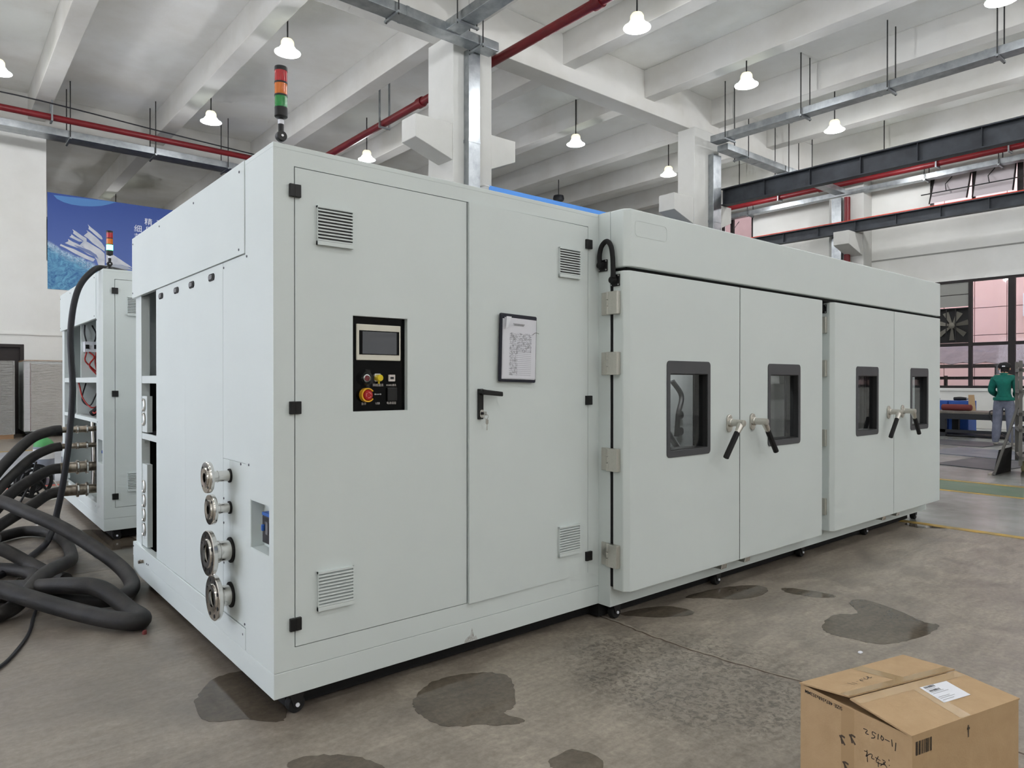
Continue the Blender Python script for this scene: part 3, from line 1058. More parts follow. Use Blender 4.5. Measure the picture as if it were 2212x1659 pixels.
duct('galvanised duct meeting the middle column with a branch and a drop down its face', [((-6.4, 7.25, 7.25), (6.85, 7.25, 7.25)), ((5.85, -2.0, 7.27), (5.85, 7.12, 7.27))], 0.30, 0.16,
     [(4.75, 7.25, 7.25, 'x'), (2.6, 7.25, 7.25, 'x'), (6.45, 7.25, 7.25, 'x'), (5.85, 6.7, 7.27, 'y'), (5.85, 3.5, 7.27, 'y')])
duct('vertical galvanised duct on the front of the middle column', [((6.56, 7.52, 2.4), (6.56, 7.52, 7.3))], 0.26, 0.15, [])
duct('long galvanised duct hanging in front of the back wall', [((-6.4, 17.35, 7.2), (6.2, 17.35, 7.2))], 0.50, 0.17,
     [(-2.2, 17.35, 7.2, 'x'), (-0.3, 17.35, 7.2, 'x'), (1.6, 17.35, 7.2, 'x'), (3.48, 17.35, 7.2, 'x'), (5.3, 17.35, 7.2, 'x')])
duct('galvanised duct running toward the second column from the right edge', [((13.9, -19.9, 7.2), (13.9, 7.35, 7.2))], 0.30, 0.16,
     [(13.9, 6.9, 7.2, 'y'), (13.9, 5.0, 7.2, 'y'), (13.9, 3.2, 7.2, 'y'), (13.9, 1.33, 7.2, 'y'), (13.9, -0.5, 7.2, 'y')])
duct('galvanised cross duct from the second column to the right wall', [((14.05, 7.2, 7.03), (20.35, 7.2, 7.03))], 0.30, 0.15,
     [(14.9, 7.2, 7.02, 'x'), (16.9, 7.2, 7.02, 'x'), (18.2, 7.2, 7.02, 'x')])
duct('vertical galvanised duct on the front of the second column', [((14.2, 7.52, 2.0), (14.2, 7.52, 7.02))], 0.34, 0.15, [])
duct('galvanised duct along the right wall above the lower crane beam', [((20.95, -12.9, 7.1), (20.95, 18.4, 7.1))], 0.26, 0.15,
     [(20.95, 10.6, 7.1, 'y'), (20.95, 5.0, 7.1, 'y'), (20.95, 3.2, 7.1, 'y')], ztop=ZB)
duct('vertical galvanised duct on the front of the wall column', [((20.82, 7.5, 0.0), (20.82, 7.5, 7.05))], 0.15, 0.30, [])
tag(MB().tube([(-6.4, 16.5, 7.95), (-3, 16.5, 7.7), (0.5, 16.5, 7.75), (3.5, 16.5, 7.62), (6.5, 16.5, 7.5), (7.2, 16.5, 7.42)], 0.016, n=6).build('slack_cable', 'cable_black'), 'slack black cable strung above the back wall duct', 'cable')

# ---- high bay lamps
lamp_root = thing('high_bay_lamp', (0, 0, 7.4), 'bell lamp', 'lamp', 'lit high bay ceiling lamps')
MB().cyl((0, 0, 0.26), (0, 0, ZC - 7.4), 0.014, n=8).build('rod', 'rod_dark', lamp_root)
MB().lathe([(0.03, 0.25), (0.09, 0.24), (0.115, 0.20), (0.12, 0.12), (0.11, 0.10)], (0, 0, 0), n=20).build('housing', 'lamp_housing', lamp_root, smooth=True)
MB().lathe([(0.11, 0.115), (0.135, 0.10), (0.16, 0.06), (0.205, 0.02), (0.235, 0.005), (0.233, -0.002), (0.20, 0.010), (0.155, 0.05), (0.128, 0.092), (0.105, 0.108)], (0, 0, 0), n=28, closed=True).build('shade', 'lamp_shade', lamp_root, smooth=True)
MB().lathe([(0.001, -0.012), (0.08, -0.006), (0.135, 0.02), (0.145, 0.05), (0.12, 0.085), (0.001, 0.09)], (0, 0, 0), n=24).build('diffuser', 'lamp_diffuser', lamp_root, smooth=True)
lamp_first = True
LAMPS = [
    (0.03, 14.35, 'lit lamp cut by the left edge'), (4.06, 14.4, 'lit lamp above the left cable duct, farther of two on the left'),
    (8.2, 14.55, 'lit lamp just above the top edge of the cabinet left of the column'), (4.08, 9.9, 'lit lamp above the signal light of the cabinet'),
    (8.33, 5.15, 'largest lit lamp, at the top edge beside the red pipe'), (11.86, 5.21, 'lit lamp near the top of the second column'),
    (15.82, 5.25, 'lit lamp between the hanging ducts and the upper crane beam'), (11.72, 9.99, 'lit lamp between the two columns, nearer one'),
    (15.7, 10.1, 'lit lamp beside the second column, small'), (12.11, 0.84, 'lit lamp at the top right corner'),
]
EXTRA = [(4.1, 5.2), (0.05, 9.9), (0.05, 5.2), (4.1, 0.6), (8.3, 0.7), (0.05, 0.6), (16, 0.7), (-4, 0.6), (-4, 5.2), (-4, 9.9), (19.3, 1.0), (19.3, 5.5), (19.3, 10), (-4, 14.4)]
EXTRA += [(x_, y_) for y_ in (-4.0, -8.6, -13.2, -17.8) for x_ in (-4, 0.05, 4.1, 8.3, 12.1, 16)]  # rows behind the camera, the farther ones added to light the machine fronts
EXTRA += [(x_, 25.5) for x_ in (-4, 0.05, 4.1, 8.3, 12.1, 16)]  # hidden lamps added to brighten the room beyond the back wall
lg = bpy.data.lights.new('lamp_glow', 'POINT')
lg.energy = LAMP_GLOW
lg.color = LAMP_COLOR
lg.shadow_soft_size = 0.1
def place_lamp(x, y, label, group):
    global lamp_first
    o = lamp_root if lamp_first else copy_tree(lamp_root)
    lamp_first = False
    o.location = (x, y, 7.4)
    o['label'] = label
    o['group'] = group
    l = bpy.data.objects.new('lamp_glow', lg)
    l.location = (x, y, 7.27)
    COL.objects.link(l)
    return o
for (x, y, lb) in LAMPS:
    place_lamp(x, y, lb, 'lit high bay ceiling lamps')
for (x, y) in EXTRA:
    place_lamp(x, y, 'high bay ceiling lamp over the rest of the hall', 'high bay lamps outside the view')
# one lamp that is switched off
off = thing('high_bay_lamp', (15.39, 14.45, 7.4), 'dark unlit lamp above the blue banner edge', 'lamp', 'lit high bay ceiling lamps')
off['group'] = 'unlit ceiling lamp'
MB().cyl((0, 0, 0.2), (0, 0, ZC - 7.4), 0.014, n=8).build('rod', 'rod_dark', off)
MB().lathe([(0.03, 0.24), (0.17, 0.22), (0.19, 0.12), (0.17, 0.05), (0.05, 0.04)], (0, 0, 0), n=20).build('housing', 'lamp_off', off, smooth=True)


# ================================================================== THE MACHINES
CW, CD, CT, CB = 1.8265, 2.41, 2.243, 0.085   # control cabinet: width, depth, top, underside

_vent = None
def vent_grille(parent, x0, z0, s=0.157):
    m = MB()
    y = 0.0
    m.cur = 1
    m.box(x0 + 0.002, x0 + s - 0.002, -0.004, 0.0, z0 + 0.002, z0 + s - 0.002)  # grey backing stands in for the shade between the slats
    m.cur = 0
    m.box(x0, x0 + s, -0.017, -0.001, z0 + s - 0.008, z0 + s)
    m.box(x0, x0 + s, -0.017, -0.001, z0, z0 + 0.016)
    m.box(x0, x0 + 0.003, -0.014, -0.001, z0, z0 + s)
    m.box(x0 + s - 0.003, x0 + s, -0.014, -0.001, z0, z0 + s)
    n = 10
    h = (s - 0.025) / n
    for i in range(n):
        a = z0 + 0.017 + i * h
        m.hexa([(x0 + 0.001, -0.017, a), (x0 + s - 0.001, -0.017, a), (x0 + s - 0.001, -0.004, a + h * 0.35), (x0 + 0.001, -0.004, a + h * 0.35),
                (x0 + 0.001, -0.017, a + h * 0.42), (x0 + s - 0.001, -0.017, a + h * 0.42), (x0 + s - 0.001, -0.004, a + h * 0.72), (x0 + 0.001, -0.004, a + h * 0.72)])
    return m.build('vent_grille', ['white_paint', 'wire_grey'], parent)

def door_hinge(parent, xc, zc):
    m = MB()
    m.box(xc - 0.023, xc - 0.0015, -0.014, 0.001, zc - 0.025, zc + 0.025)
    m.box(xc + 0.0015, xc + 0.023, -0.014, 0.001, zc - 0.025, zc + 0.025)
    m.cyl((xc, -0.009, zc - 0.024), (xc, -0.009, zc + 0.024), 0.006, n=8)
    return m.build('hinge', 'black_plastic', parent, bevel=0.002)

def caster(parent, x, y, r=0.036):
    m = MB()
    m.box(x - 0.035, x + 0.035, y - 0.03, y + 0.03, 0.078, CB)
    for s in (-1, 1):
        m.hexa([(x - 0.014, y + s * 0.024 - 0.002, 0.028), (x + 0.014, y + s * 0.024 - 0.002, 0.028), (x + 0.014, y + s * 0.024 + 0.002, 0.028), (x - 0.014, y + s * 0.024 + 0.002, 0.028),
                (x - 0.03, y + s * 0.024 - 0.002, 0.08), (x + 0.03, y + s * 0.024 - 0.002, 0.08), (x + 0.03, y + s * 0.024 + 0.002, 0.08), (x - 0.03, y + s * 0.024 + 0.002, 0.08)])
    c = m.build('caster', 'black_plastic', parent)
    MB().lathe([(0.012, -0.02), (r - 0.004, -0.02), (r, -0.014), (r, 0.014), (r - 0.004, 0.02), (0.012, 0.02)], (x, y, r), (0, 1, 0), 20).build('wheel', 'black_rubber', c, smooth=True)
    MB().cyl((x, y - 0.032, r), (x, y - 0.02, r), 0.008, n=10).build('axle_bolt', 'label_white', c, smooth=True)
    return c

def signal_tower(parent, x, y, z, lit=False):
    r = 0.0255
    b = MB()
    b.lathe([(0.001, 0.0), (0.034, 0.0), (0.032, 0.012), (0.016, 0.022), (0.001, 0.024)], (x, y, z), n=20)
    t = b.build('signal_tower', 'black_plastic', parent, smooth=True)
    MB().lathe([(0.001, -0.014), (0.019, -0.014), (0.021, -0.010), (0.021, 0.010), (0.019, 0.014), (0.001, 0.014)], (x, y, z + 0.052), (0, 1, 0), 20).build('pivot_joint', 'black_plastic', t, smooth=True)
    MB().cyl((x, y - 0.017, z + 0.052), (x, y - 0.012, z + 0.052), 0.005, n=10).build('pivot_screw', 'screw_bright', t, smooth=True)
    MB().cyl((x, y, z + 0.068), (x, y, z + 0.10), 0.011, n=14).build('neck', 'black_plastic', t, smooth=True)
    MB().cyl((x, y, z + 0.10), (x, y, z + 0.117), 0.0115, n=14).build('neck_collar', 'label_white', t, smooth=True)
    MB().lathe([(0.001, 0.117), (0.010, 0.117), (0.010, 0.123), (0.022, 0.126), (r, 0.130), (r, 0.165), (0.001, 0.165)], (x, y, z), n=24).build('tower_base', 'black_plastic', t, smooth=True)
    z0 = z + 0.165
    seg = 0.044
    for i, (nm, mt) in enumerate((('green_segment', 'lens_green_lit' if lit else 'lens_green'), ('amber_segment', 'lens_amber'), ('red_segment', 'lens_red'))):
        a = z0 + i * (seg + 0.0065)
        MB().lathe([(0.001, a), (r - 0.001, a), (r - 0.001, a + seg), (0.001, a + seg)], (x, y, 0), n=24).build(nm, mt, t, smooth=True)
        top = a + seg
        MB().lathe([(0.001, top), (r, top), (r, top + (0.0065 if i < 2 else 0.016)), (0.001, top + (0.0065 if i < 2 else 0.018))], (x, y, 0), n=24).build('spacer_ring' if i < 2 else 'tower_cap', 'black_plastic', t, smooth=True)
    return t

def cabinet(root, full=True):
    """control cabinet; full = the near machine with its closed side panels"""
    MB().box(0, CW, 0, CD, CB, 0.185).build('base_skirt', 'white_paint', root, bevel=0.003)
    MB().box(0.075, CW, 0.075, CD - 0.08, 0.012, CB).build('underside_blocker', 'gasket_black', root)  # black block added under the body to darken the gap above the floor
    MB().box(0.0, CW, 0.0, CD, CT - 0.02, CT).build('top_panel', 'white_paint', root, bevel=0.002)
    MB().plate('y', 0.0, 0.03, 0, CW, 0.187, CT - 0.02, holes=[(0.083, 1.743, 0.271, 2.163)]).build('front_frame', 'white_paint', root)
    MB().box(0.09, 1.74, 0.045, 0.05, 0.275, 2.16).build('gap_backing', 'inner_dark', root)  # black sheet put behind the doors to make their gap lines dark
    MB().box(0.02, CW, CD - 0.02, CD, 0.187, CT - 0.02).build('rear_panel', 'white_paint', root)
    MB().box(CW - 0.02, CW, 0.03, CD - 0.02, 0.187, CT - 0.02).build('side_wall', 'white_paint', root)
    # ---- left side: corner post with the isolator recess
    MB().plate('x', 0.0, 0.02, 0.03, 0.309, 0.187, CT - 0.02, holes=[(0.045, 0.252, 0.631, 0.833)]).build('corner_post', 'white_paint', root)
    rc = MB()
    rc.ring([(0.001, 0.045, 0.631), (0.001, 0.252, 0.631), (0.001, 0.252, 0.833), (0.001, 0.045, 0.833)],
            [(0.001, 0.049, 0.635), (0.001, 0.248, 0.635), (0.001, 0.248, 0.829), (0.001, 0.049, 0.829)], (0.06, 0, 0))
    rc.box(0.055, 0.061, 0.046, 0.251, 0.632, 0.832)
    ro = rc.build('isolator_recess', 'white_paint', root)
    MB().box(0.026, 0.055, 0.060, 0.190, 0.662, 0.772).build('breaker', 'breaker_black', ro, bevel=0.003)
    MB().box(0.024, 0.055, 0.060, 0.190, 0.773, 0.786).build('breaker_cap', 'breaker_blue', ro, bevel=0.002)
    MB().box(0.014, 0.026, 0.160, 0.174, 0.712, 0.738).build('breaker_lever', 'breaker_blue', ro, bevel=0.003)
    MB().box(0.024, 0.0265, 0.128, 0.152, 0.70, 0.75).build('breaker_plate', 'wire_grey', ro)
    # upper panel and bottom rail
    MB().box(-0.004, 0.02, 0.311, CD, 1.856, CT - 0.0).build('upper_side_panel', 'white_paint', root, bevel=0.0015)
    MB().box(-0.002, 0.04, 0.311, CD, 0.187, 0.277).build('bottom_rail', 'white_paint', root, bevel=0.002)
    MB().box(0.012, 0.06, 2.232, CD - 0.03, 0.277, 1.856).build('rear_post', 'white_paint', root)
    for (a, b) in ((1.305, 1.352), (0.955, 0.992)):
        MB().box(0.014, 0.06, 1.80 if full else 0.31, 2.232, a, b).build('side_rail', 'white_paint', root, bevel=0.002)
    if full:
        for (a, b, c, d) in ((0.312, 0.608, 0.972, 1.853), (0.517, 0.608, 0.280, 0.9705), (0.312, 0.5155, 0.280, 0.9705), (0.611, 1.818, 1.33, 1.853), (0.611, 1.2185, 0.280, 1.33), (1.220, 1.818, 0.280, 1.33)):
            MB().box(0.003, 0.024, a, b, c, d).build('side_panel', 'white_paint', root)
        MB().box(0.024, 0.026, 0.312, 1.815, 0.28, 1.85).build('panel_backing', 'inner_dark', root)
        for yy in (0.771, 1.095, 1.379, 1.701):
            g = MB()
            w_ = 0.044
            g.prism([(0.004, yy + p[0], 1.807 + p[1]) for p in rrect(-w_, w_, -0.017, 0.017, 0.0165, 3)], (-0.005, 0, 0))
            go = g.build('cable_grommet', 'inner_dark', root, bevel=0.002)
            MB().prism([(-0.001, yy + p[0], 1.807 + p[1]) for p in rrect(-0.024, 0.030, -0.010, 0.010, 0.008)], (-0.004, 0, 0)).build('grommet_plug', 'wire_grey', go)
    sc = MB().lathe([(0.0055, 0.0), (0.0055, 0.002), (0.003, 0.003)], (0, 0, 0), (-1, 0, 0), 8).build('screw', 'screw_dark', root)
    first_ = True
    spots = [(-0.004, 0.369, 2.208), (-0.004, 1.036, 2.207), (-0.004, 1.709, 2.206), (-0.004, 2.381, 2.204), (-0.004, 2.39, 1.888), (-0.004, 0.376, 1.879), (0.0, 0.343, 0.247), (0, 0.29, 1.84), (-0.002, 2.39, 0.25), (0.0, 0.27, 0.972)]
    if full:
        spots += [(0.003, 0.595, 1.83), (0.003, 0.60, 0.90), (0.003, 0.60, 0.79), (0.003, 0.60, 0.68), (0.003, 0.60, 0.50), (0.003, 0.595, 0.33), (0.003, 0.375, 0.965), (0.003, 0.33, 0.292), (-0.002, 2.0, 0.205), (-0.002, 2.04, 0.202)]
    for p in spots:
        if first_:
            sc.location = p
            first_ = False
        else:
            copy_part(sc, root, p)
    # ---- front doors
    holes = [(0.333, 0.600, 1.190, 1.595)] if full else []
    dl = MB().plate('y', -0.001, 0.02, 0.0865, 0.9205, 0.2745, 2.1595, holes=holes).build('cabinet_door', 'white_paint', root)
    dr_ = MB().plate('y', -0.001, 0.02, 0.9265, 1.7395, 0.2715, 2.1595).build('cabinet_door', 'white_paint', root, org=(1.7395, 0, 0), rot=(0, 0, math.radians(0.9 if full else 0)))
    vent_grille(dl, 0.174, 1.866)
    vent_grille(dl, 0.175, 0.396)
    vent_grille(dr_, 1.512, 1.866)
    vent_grille(dr_, 1.510, 0.396)
    for zc in (2.066, 1.215, 0.364):
        door_hinge(root, 0.0845, zc)
        door_hinge(root, 1.7415, zc)
    # lever handle with lock
    h = MB().box(0.973, 1.003, -0.014, -0.001, 1.139, 1.283).build('door_handle', 'black_plastic', dr_, bevel=0.003)
    MB().cyl((0.988, -0.038, 1.268), (0.988, -0.012, 1.268), 0.013, n=14).build('handle_hub', 'black_plastic', h, smooth=True)
    MB().hexa([(0.976, -0.046, 1.256), (1.098, -0.046, 1.246), (1.098, -0.030, 1.246), (0.976, -0.030, 1.256), (0.976, -0.046, 1.281), (1.098, -0.046, 1.268), (1.098, -0.030, 1.268), (0.976, -0.030, 1.281)]).build('lever', 'black_plastic', h, bevel=0.004)
    MB().prism([(0.988 + p[0], -0.014, 1.165 + p[1]) for p in rrect(-0.010, 0.010, -0.019, 0.019, 0.008)], (0, -0.006, 0)).build('lock_plate', 'steel_polished', h)
    MB().cyl((0.990, -0.026, 1.167), (0.990, -0.018, 1.167), 0.007, n=12).build('lock_core', 'breaker_black', h, smooth=True)
    if full:
        MB().box(0.989, 0.992, -0.05, -0.026, 1.158, 1.176).build('key', 'steel', h)
        MB().tube([(0.9935 + 0.012 * math.cos(a), -0.044, 1.152 + 0.012 * math.sin(a)) for a in [2 * PI * k / 14 for k in range(15)]], 0.0014, n=5, smooth=False).build('key_ring', 'steel', h)
        k = MB()
        k.prism([(0.9975 + p[0], -0.046, 1.128 + p[1]) for p in rrect(-0.008, 0.008, -0.012, 0.012, 0.006)], (0, 0.002, 0))
        k.box(0.9955, 0.9995, -0.046, -0.044, 1.088, 1.118)
        k.build('key', 'steel', h)
    return dl, dr_

def control_panel(root):
    y = 0.024
    cp = MB().box(0.333, 0.600, y, y + 0.006, 1.19, 1.595).build('control_panel', 'black_gloss', root)
    MB().ring([(0.3325, -0.0005, 1.1895), (0.6005, -0.0005, 1.1895), (0.6005, -0.0005, 1.5955), (0.3325, -0.0005, 1.5955)],
              [(0.335, -0.0005, 1.192), (0.598, -0.0005, 1.192), (0.598, -0.0005, 1.593), (0.335, -0.0005, 1.593)], (0, y, 0)).build('panel_reveal', 'white_paint', cp)
    MB().box(0.355, 0.568, y - 0.010, y, 1.408, 1.561).build('screen_bezel', 'bezel_cream', cp, bevel=0.003)
    MB().box(0.3665, 0.5595, y - 0.0115, y - 0.008, 1.4325, 1.5345).build('screen_border', 'black_gloss', cp)
    MB().box(0.381, 0.546, y - 0.0125, y - 0.010, 1.4355, 1.5305).build('touch_screen', 'screen_glass', cp)
    # start button under a clear flip cover
    bx, bz = 0.400, 1.332
    MB().lathe([(0.0165, 0.0), (0.0165, 0.016), (0.0125, 0.018), (0.0125, 0.010), (0.001, 0.010)], (bx, y, bz), (0, -1, 0), 24).build('button_ring', 'steel', cp, smooth=True)
    MB().lathe([(0.0125, 0.010), (0.0115, 0.017), (0.001, 0.018)], (bx, y, bz), (0, -1, 0), 20).build('start_button', 'button_red', cp, smooth=True)
    cv = MB()
    cv.lathe([(0.032, 0.0), (0.031, 0.024), (0.026, 0.030), (0.001, 0.031), (0.001, 0.0295), (0.025, 0.0285), (0.0295, 0.023), (0.0305, 0.0)], (bx, y, bz), (0, -1, 0), 28, closed=True)
    cv.box(bx - 0.012, bx + 0.012, y - 0.024, y - 0.002, bz + 0.026, bz + 0.038)
    cv.box(bx - 0.008, bx + 0.008, y - 0.026, y - 0.006, bz - 0.044, bz - 0.028)
    cv.build('button_cover', 'clear_plastic', cp, smooth=True)
    # yellow capped network socket
    MB().prism([(0.4565 + p[0], y, 1.335 + p[1]) for p in rrect(-0.015, 0.015, -0.017, 0.017, 0.005)], (0, -0.006, 0)).build('socket_plate', 'steel_polished', cp)
    MB().lathe([(0.0145, 0.004), (0.0145, 0.020), (0.012, 0.023), (0.001, 0.023)], (0.461, y, 1.333), (0, -1, 0), 18).build('socket_cap', 'cap_yellow', cp, smooth=True)
    MB().box(0.457, 0.463, y - 0.012, y - 0.006, 1.308, 1.320).build('cap_strap', 'cap_yellow', cp)
    MB().prism([(0.5255 + p[0], y, 1.333 + p[1]) for p in rrect(-0.0155, 0.0155, -0.0145, 0.0145, 0.003)], (0, -0.008, 0)).build('data_socket', 'socket_white', cp)
    MB().box(0.517, 0.534, y - 0.0088, y - 0.007, 1.328, 1.338).build('socket_port', 'breaker_black', cp)
    # emergency stop in a yellow guard
    ex, ez = 0.4005, 1.2605
    out = [(ex + 0.030 * math.cos(a), y, ez + 0.030 * math.sin(a)) for a in [0.6 + (2 * PI - 1.2) * k / 26 for k in range(27)]]
    inn = [(ex + 0.0245 * math.cos(a), y, ez + 0.0245 * math.sin(a)) for a in [0.6 + (2 * PI - 1.2) * k / 26 for k in range(27)]]
    g = MB()
    n = len(out)
    off = Vector((0, -0.026, 0))
    vs = [Vector(p) for p in out] + [Vector(p) for p in inn]
    vs += [p + off for p in vs]
    fs = []
    for k in range(n - 1):
        j = k + 1
        fs += [(k, n + k, n + j, j), (2 * n + k, 2 * n + j, 3 * n + j, 3 * n + k), (k, j, 2 * n + j, 2 * n + k), (n + k, 3 * n + k, 3 * n + j, n + j)]
    fs += [(0, 2 * n, 3 * n, n), (n - 1, 2 * n - 1, 4 * n - 1, 3 * n - 1)]
    g.add(vs, fs)
    g.build('stop_guard', 'safety_yellow', cp, smooth=True)
    es = MB().lathe([(0.012, 0.0), (0.012, 0.012), (0.0225, 0.014), (0.0225, 0.024), (0.019, 0.029), (0.001, 0.030)], (ex, y, ez), (0, -1, 0), 24).build('emergency_stop', 'estop_red', cp, smooth=True)
    def arc(a0, a1):
        return [(ex + 0.0115 * math.cos(a0 + (a1 - a0) * k / 6), ez + 0.0115 * math.sin(a0 + (a1 - a0) * k / 6)) for k in range(7)]
    stroke_mesh('stop_arrows', [arc(0.2 + q * 2 * PI / 3, 1.7 + q * 2 * PI / 3) for q in range(3)], 0.0022, 'mark_pink', cp, lambda a, b: (a, y - 0.0306, b))
    # small video port between two bolts, outlet with flap
    MB().prism([(0.4515, y, 1.2605), (0.4645, y, 1.2605), (0.467, y, 1.265), (0.449, y, 1.265)], (0, -0.004, 0)).build('video_port', 'print_grey', cp)
    for q in (0.4455, 0.4715):
        MB().cyl((q, y, 1.263), (q, y - 0.004, 1.263), 0.0032, n=10).build('port_bolt', 'screw_bright', cp)
    MB().box(0.502, 0.552, y - 0.010, y, 1.232, 1.292).build('outlet_flap', 'black_plastic', cp, bevel=0.004)
    for (tx, x, z, s_) in (('网络通讯', 0.461, 1.3015, 0.0118), ('RS485通讯', 0.5255, 1.3015, 0.0098), ('急停', 0.3925, 1.2225, 0.0105), ('USB', 0.4585, 1.2235, 0.0115), ('电源插座', 0.5265, 1.2235, 0.0110)):
        text_mesh('panel_lettering', tx, s_ * 1.1, 'socket_white', cp, (x, y - 0.0008, z), (1, 0, 0), (0, 0, 1))
    for ch in cp.children:
        if ch.name.split('.')[0] != 'panel_reveal':
            ch.location.x += 0.005
    return cp

def flange_pipe(root, y, z, r, R, L):
    """stub pipe with a bolted flange coming out of the left side"""
    m = MB()
    m.lathe([(r, 0.03), (r, -L * 0.52), (r * 1.06, -L * 0.53), (r * 1.06, -L * 0.56), (r, -L * 0.57), (r, -L), (r * 0.86, -L), (r * 0.86, 0.03)], (0.0, y, z), (1, 0, 0), 28, closed=True)
    p = m.build('pipe_stub', 'steel_polished', root, smooth=True)
    MB().lathe([(r * 1.25, 0.0), (r * 1.25, 0.006), (r * 0.9, 0.006), (r * 0.9, 0.0)], (-0.004, y, z), (1, 0, 0), 28, closed=True).build('wall_collar', 'black_rubber', p, smooth=True)
    MB().lathe([(r * 0.86, -L - 0.012), (R * 0.62, -L - 0.013), (R * 0.64, -L - 0.008), (R * 0.97, -L - 0.008), (R, -L - 0.005), (R, -L + 0.010), (R * 0.97, -L + 0.013), (r, -L + 0.013)], (0.0, y, z), (1, 0, 0), 36, closed=True).build('flange', 'steel_polished', p, smooth=True)
    nb = 4 if R < 0.08 else 8
    for k in range(nb):
        a = 2 * PI * (k + 0.5) / nb
        MB().cyl((-L - 0.0095, y + R * 0.80 * math.cos(a), z + R * 0.80 * math.sin(a)), (-L - 0.0085, y + R * 0.80 * math.cos(a), z + R * 0.80 * math.sin(a)), R * 0.085, n=10).build('bolt_hole', 'inner_dark', p)
    return p

# ---------------------------------------------------------------- the near machine
mach = thing('test_chamber', (0, 0, 0), 'large white walk-in test chamber with control cabinet and four windowed doors', 'machine')
dL, dR = cabinet(mach, True)
control_panel(mach)
for i, (z, r, R, L) in enumerate(((0.902, 0.0245, 0.068, 0.095), (0.761, 0.0225, 0.066, 0.080), (0.575, 0.0445, 0.098, 0.092), (0.378, 0.0445, 0.098, 0.070))):
    flange_pipe(mach, 0.512 if i < 2 else 0.502, z, r, R, L)
signal_tower(mach, 0.061, 0.075, CT)
for (x, y) in ((0.10, 0.04), (1.907, -0.042), (2.892, -0.038), (3.998, -0.034), (5.129, -0.02), (6.19, -0.023), (0.10, 2.3), (1.9, 2.3), (4.0, 2.3), (6.19, 2.3)):
    caster(mach, x, y)
MB().prism([(0.905, -0.0006, 0.087), (0.985, -0.0006, 0.087), (0.975, -0.0006, 0.110), (0.965, -0.0006, 0.104), (0.952, -0.0006, 0.150), (0.944, -0.0006, 0.118), (0.918, -0.0006, 0.108)], (0, 0.0005, 0)).build('paint_scuff', 'paint_scuffed', mach)
# small drain cock and stubs low on the left side
MB().cyl((-0.03, 2.13, 0.20), (0.0, 2.13, 0.20), 0.010, n=10).cyl((-0.024, 2.13, 0.20), (-0.024, 2.10, 0.215), 0.006, n=8).build('drain_cock', 'bronze_steel', mach, smooth=True)
# what shows in the open rear bays of the left side
MB().box(0.28, 0.30, 1.78, 2.36, 1.352, 1.86).build('bay_wall', 'inner_grey', mach)
MB().box(0.05, 0.30, 1.79, 1.81, 1.352, 1.86).build('bay_side', 'inner_grey', mach)
MB().cyl((0.11, 1.86, 1.352), (0.11, 1.86, 1.86), 0.016, n=12).build('bay_pipe', 'cyl_grey', mach, smooth=True)
MB().box(0.44, 0.46, 1.78, 2.36, 0.2, 1.31).build('bay_wall', 'inner_dark', mach)
MB().box(0.05, 0.44, 1.78, 1.80, 0.2, 1.31).build('bay_side', 'inner_dark', mach)
MB().box(0.05, 0.44, 2.345, 2.36, 0.2, 1.31).build('bay_side', 'inner_dark', mach)
MB().box(0.03, 0.28, 1.80, 2.345, 0.98, 0.992).build('bay_floor', 'inner_grey', mach)
for (a, b, zs) in ((1.0, 1.225, (1.17, 1.08)), (0.285, 0.80, (0.66, 0.57, 0.48, 0.39))):
    bo = MB().box(0.016, 0.046, 2.105, 2.231, a, b).build('insulation_board', 'white_paint', mach)
    for zc in zs:
        MB().tube([(0.010, 2.175 + 0.030 * math.cos(t), zc + 0.036 * math.sin(t)) for t in [0.9 + 4.5 * k / 12 for k in range(13)]], 0.006, n=6, smooth=False).build('hook_clip', 'steel_satin', bo, smooth=True)
MB().tube([(0.16, 1.80, 1.05), (0.16, 1.95, 1.06), (0.16, 2.1, 1.06), (0.20, 2.3, 1.08)], 0.055, n=14).build('insulated_pipe', 'insulation_black', mach, smooth=True)
ip = MB().tube([(0.12, 1.92, 0.2), (0.12, 1.92, 0.5), (0.12, 1.93, 0.80), (0.14, 1.93, 0.98)], 0.05, n=14).build('insulated_pipe', 'insulation_black', mach, smooth=True)
for zc in (0.40, 0.50, 0.60, 0.70):
    MB().lathe([(0.0505, -0.004), (0.053, -0.004), (0.053, 0.004), (0.0505, 0.004)], (0.12, 1.92, zc), n=14, closed=True).build('cable_tie', 'wire_grey', ip)
MB().tube([(0.09, 1.97, 0.70), (0.07, 1.975, 0.82), (0.10, 1.97, 0.93)], 0.006, n=6).build('red_wire', 'wire_red', mach)
MB().cyl((0.09, 1.95, 0.86), (0.09, 1.95, 0.92), 0.018, n=12).build('valve_body', 'steel', mach, smooth=True)

# ---- test chamber
CX0, CX1 = CW + 0.0005, 6.332
BF, DB, DF = -0.085, -0.105, -0.205    # body front, door back, door front
MB().plate('y', BF, -0.02, CX0, CX1, CB, CT, holes=[(2.02, 3.90, 0.34, 1.80), (4.30, 6.18, 0.34, 1.80)]).build('chamber_front', 'white_paint', mach)
MB().box(CX0, CX0 + 0.05, -0.02, CD, CB, CT - 0.03).build('chamber_side', 'white_paint', mach)
MB().box(CX1 - 0.05, CX1, -0.02, CD, CB, CT - 0.03).build('chamber_side', 'white_paint', mach)
MB().box(CX0 + 0.05, CX1 - 0.05, CD - 0.05, CD, CB, CT - 0.03).build('chamber_rear', 'white_paint', mach)
MB().box(CX0, CX1, -0.02, CD, CT - 0.03, CT - 0.001).build('chamber_roof', 'white_paint', mach)
MB().box(CX0 + 0.05, CX1 - 0.05, -0.02, CD - 0.05, CB, CB + 0.05).build('chamber_floor', 'chamber_steel', mach)
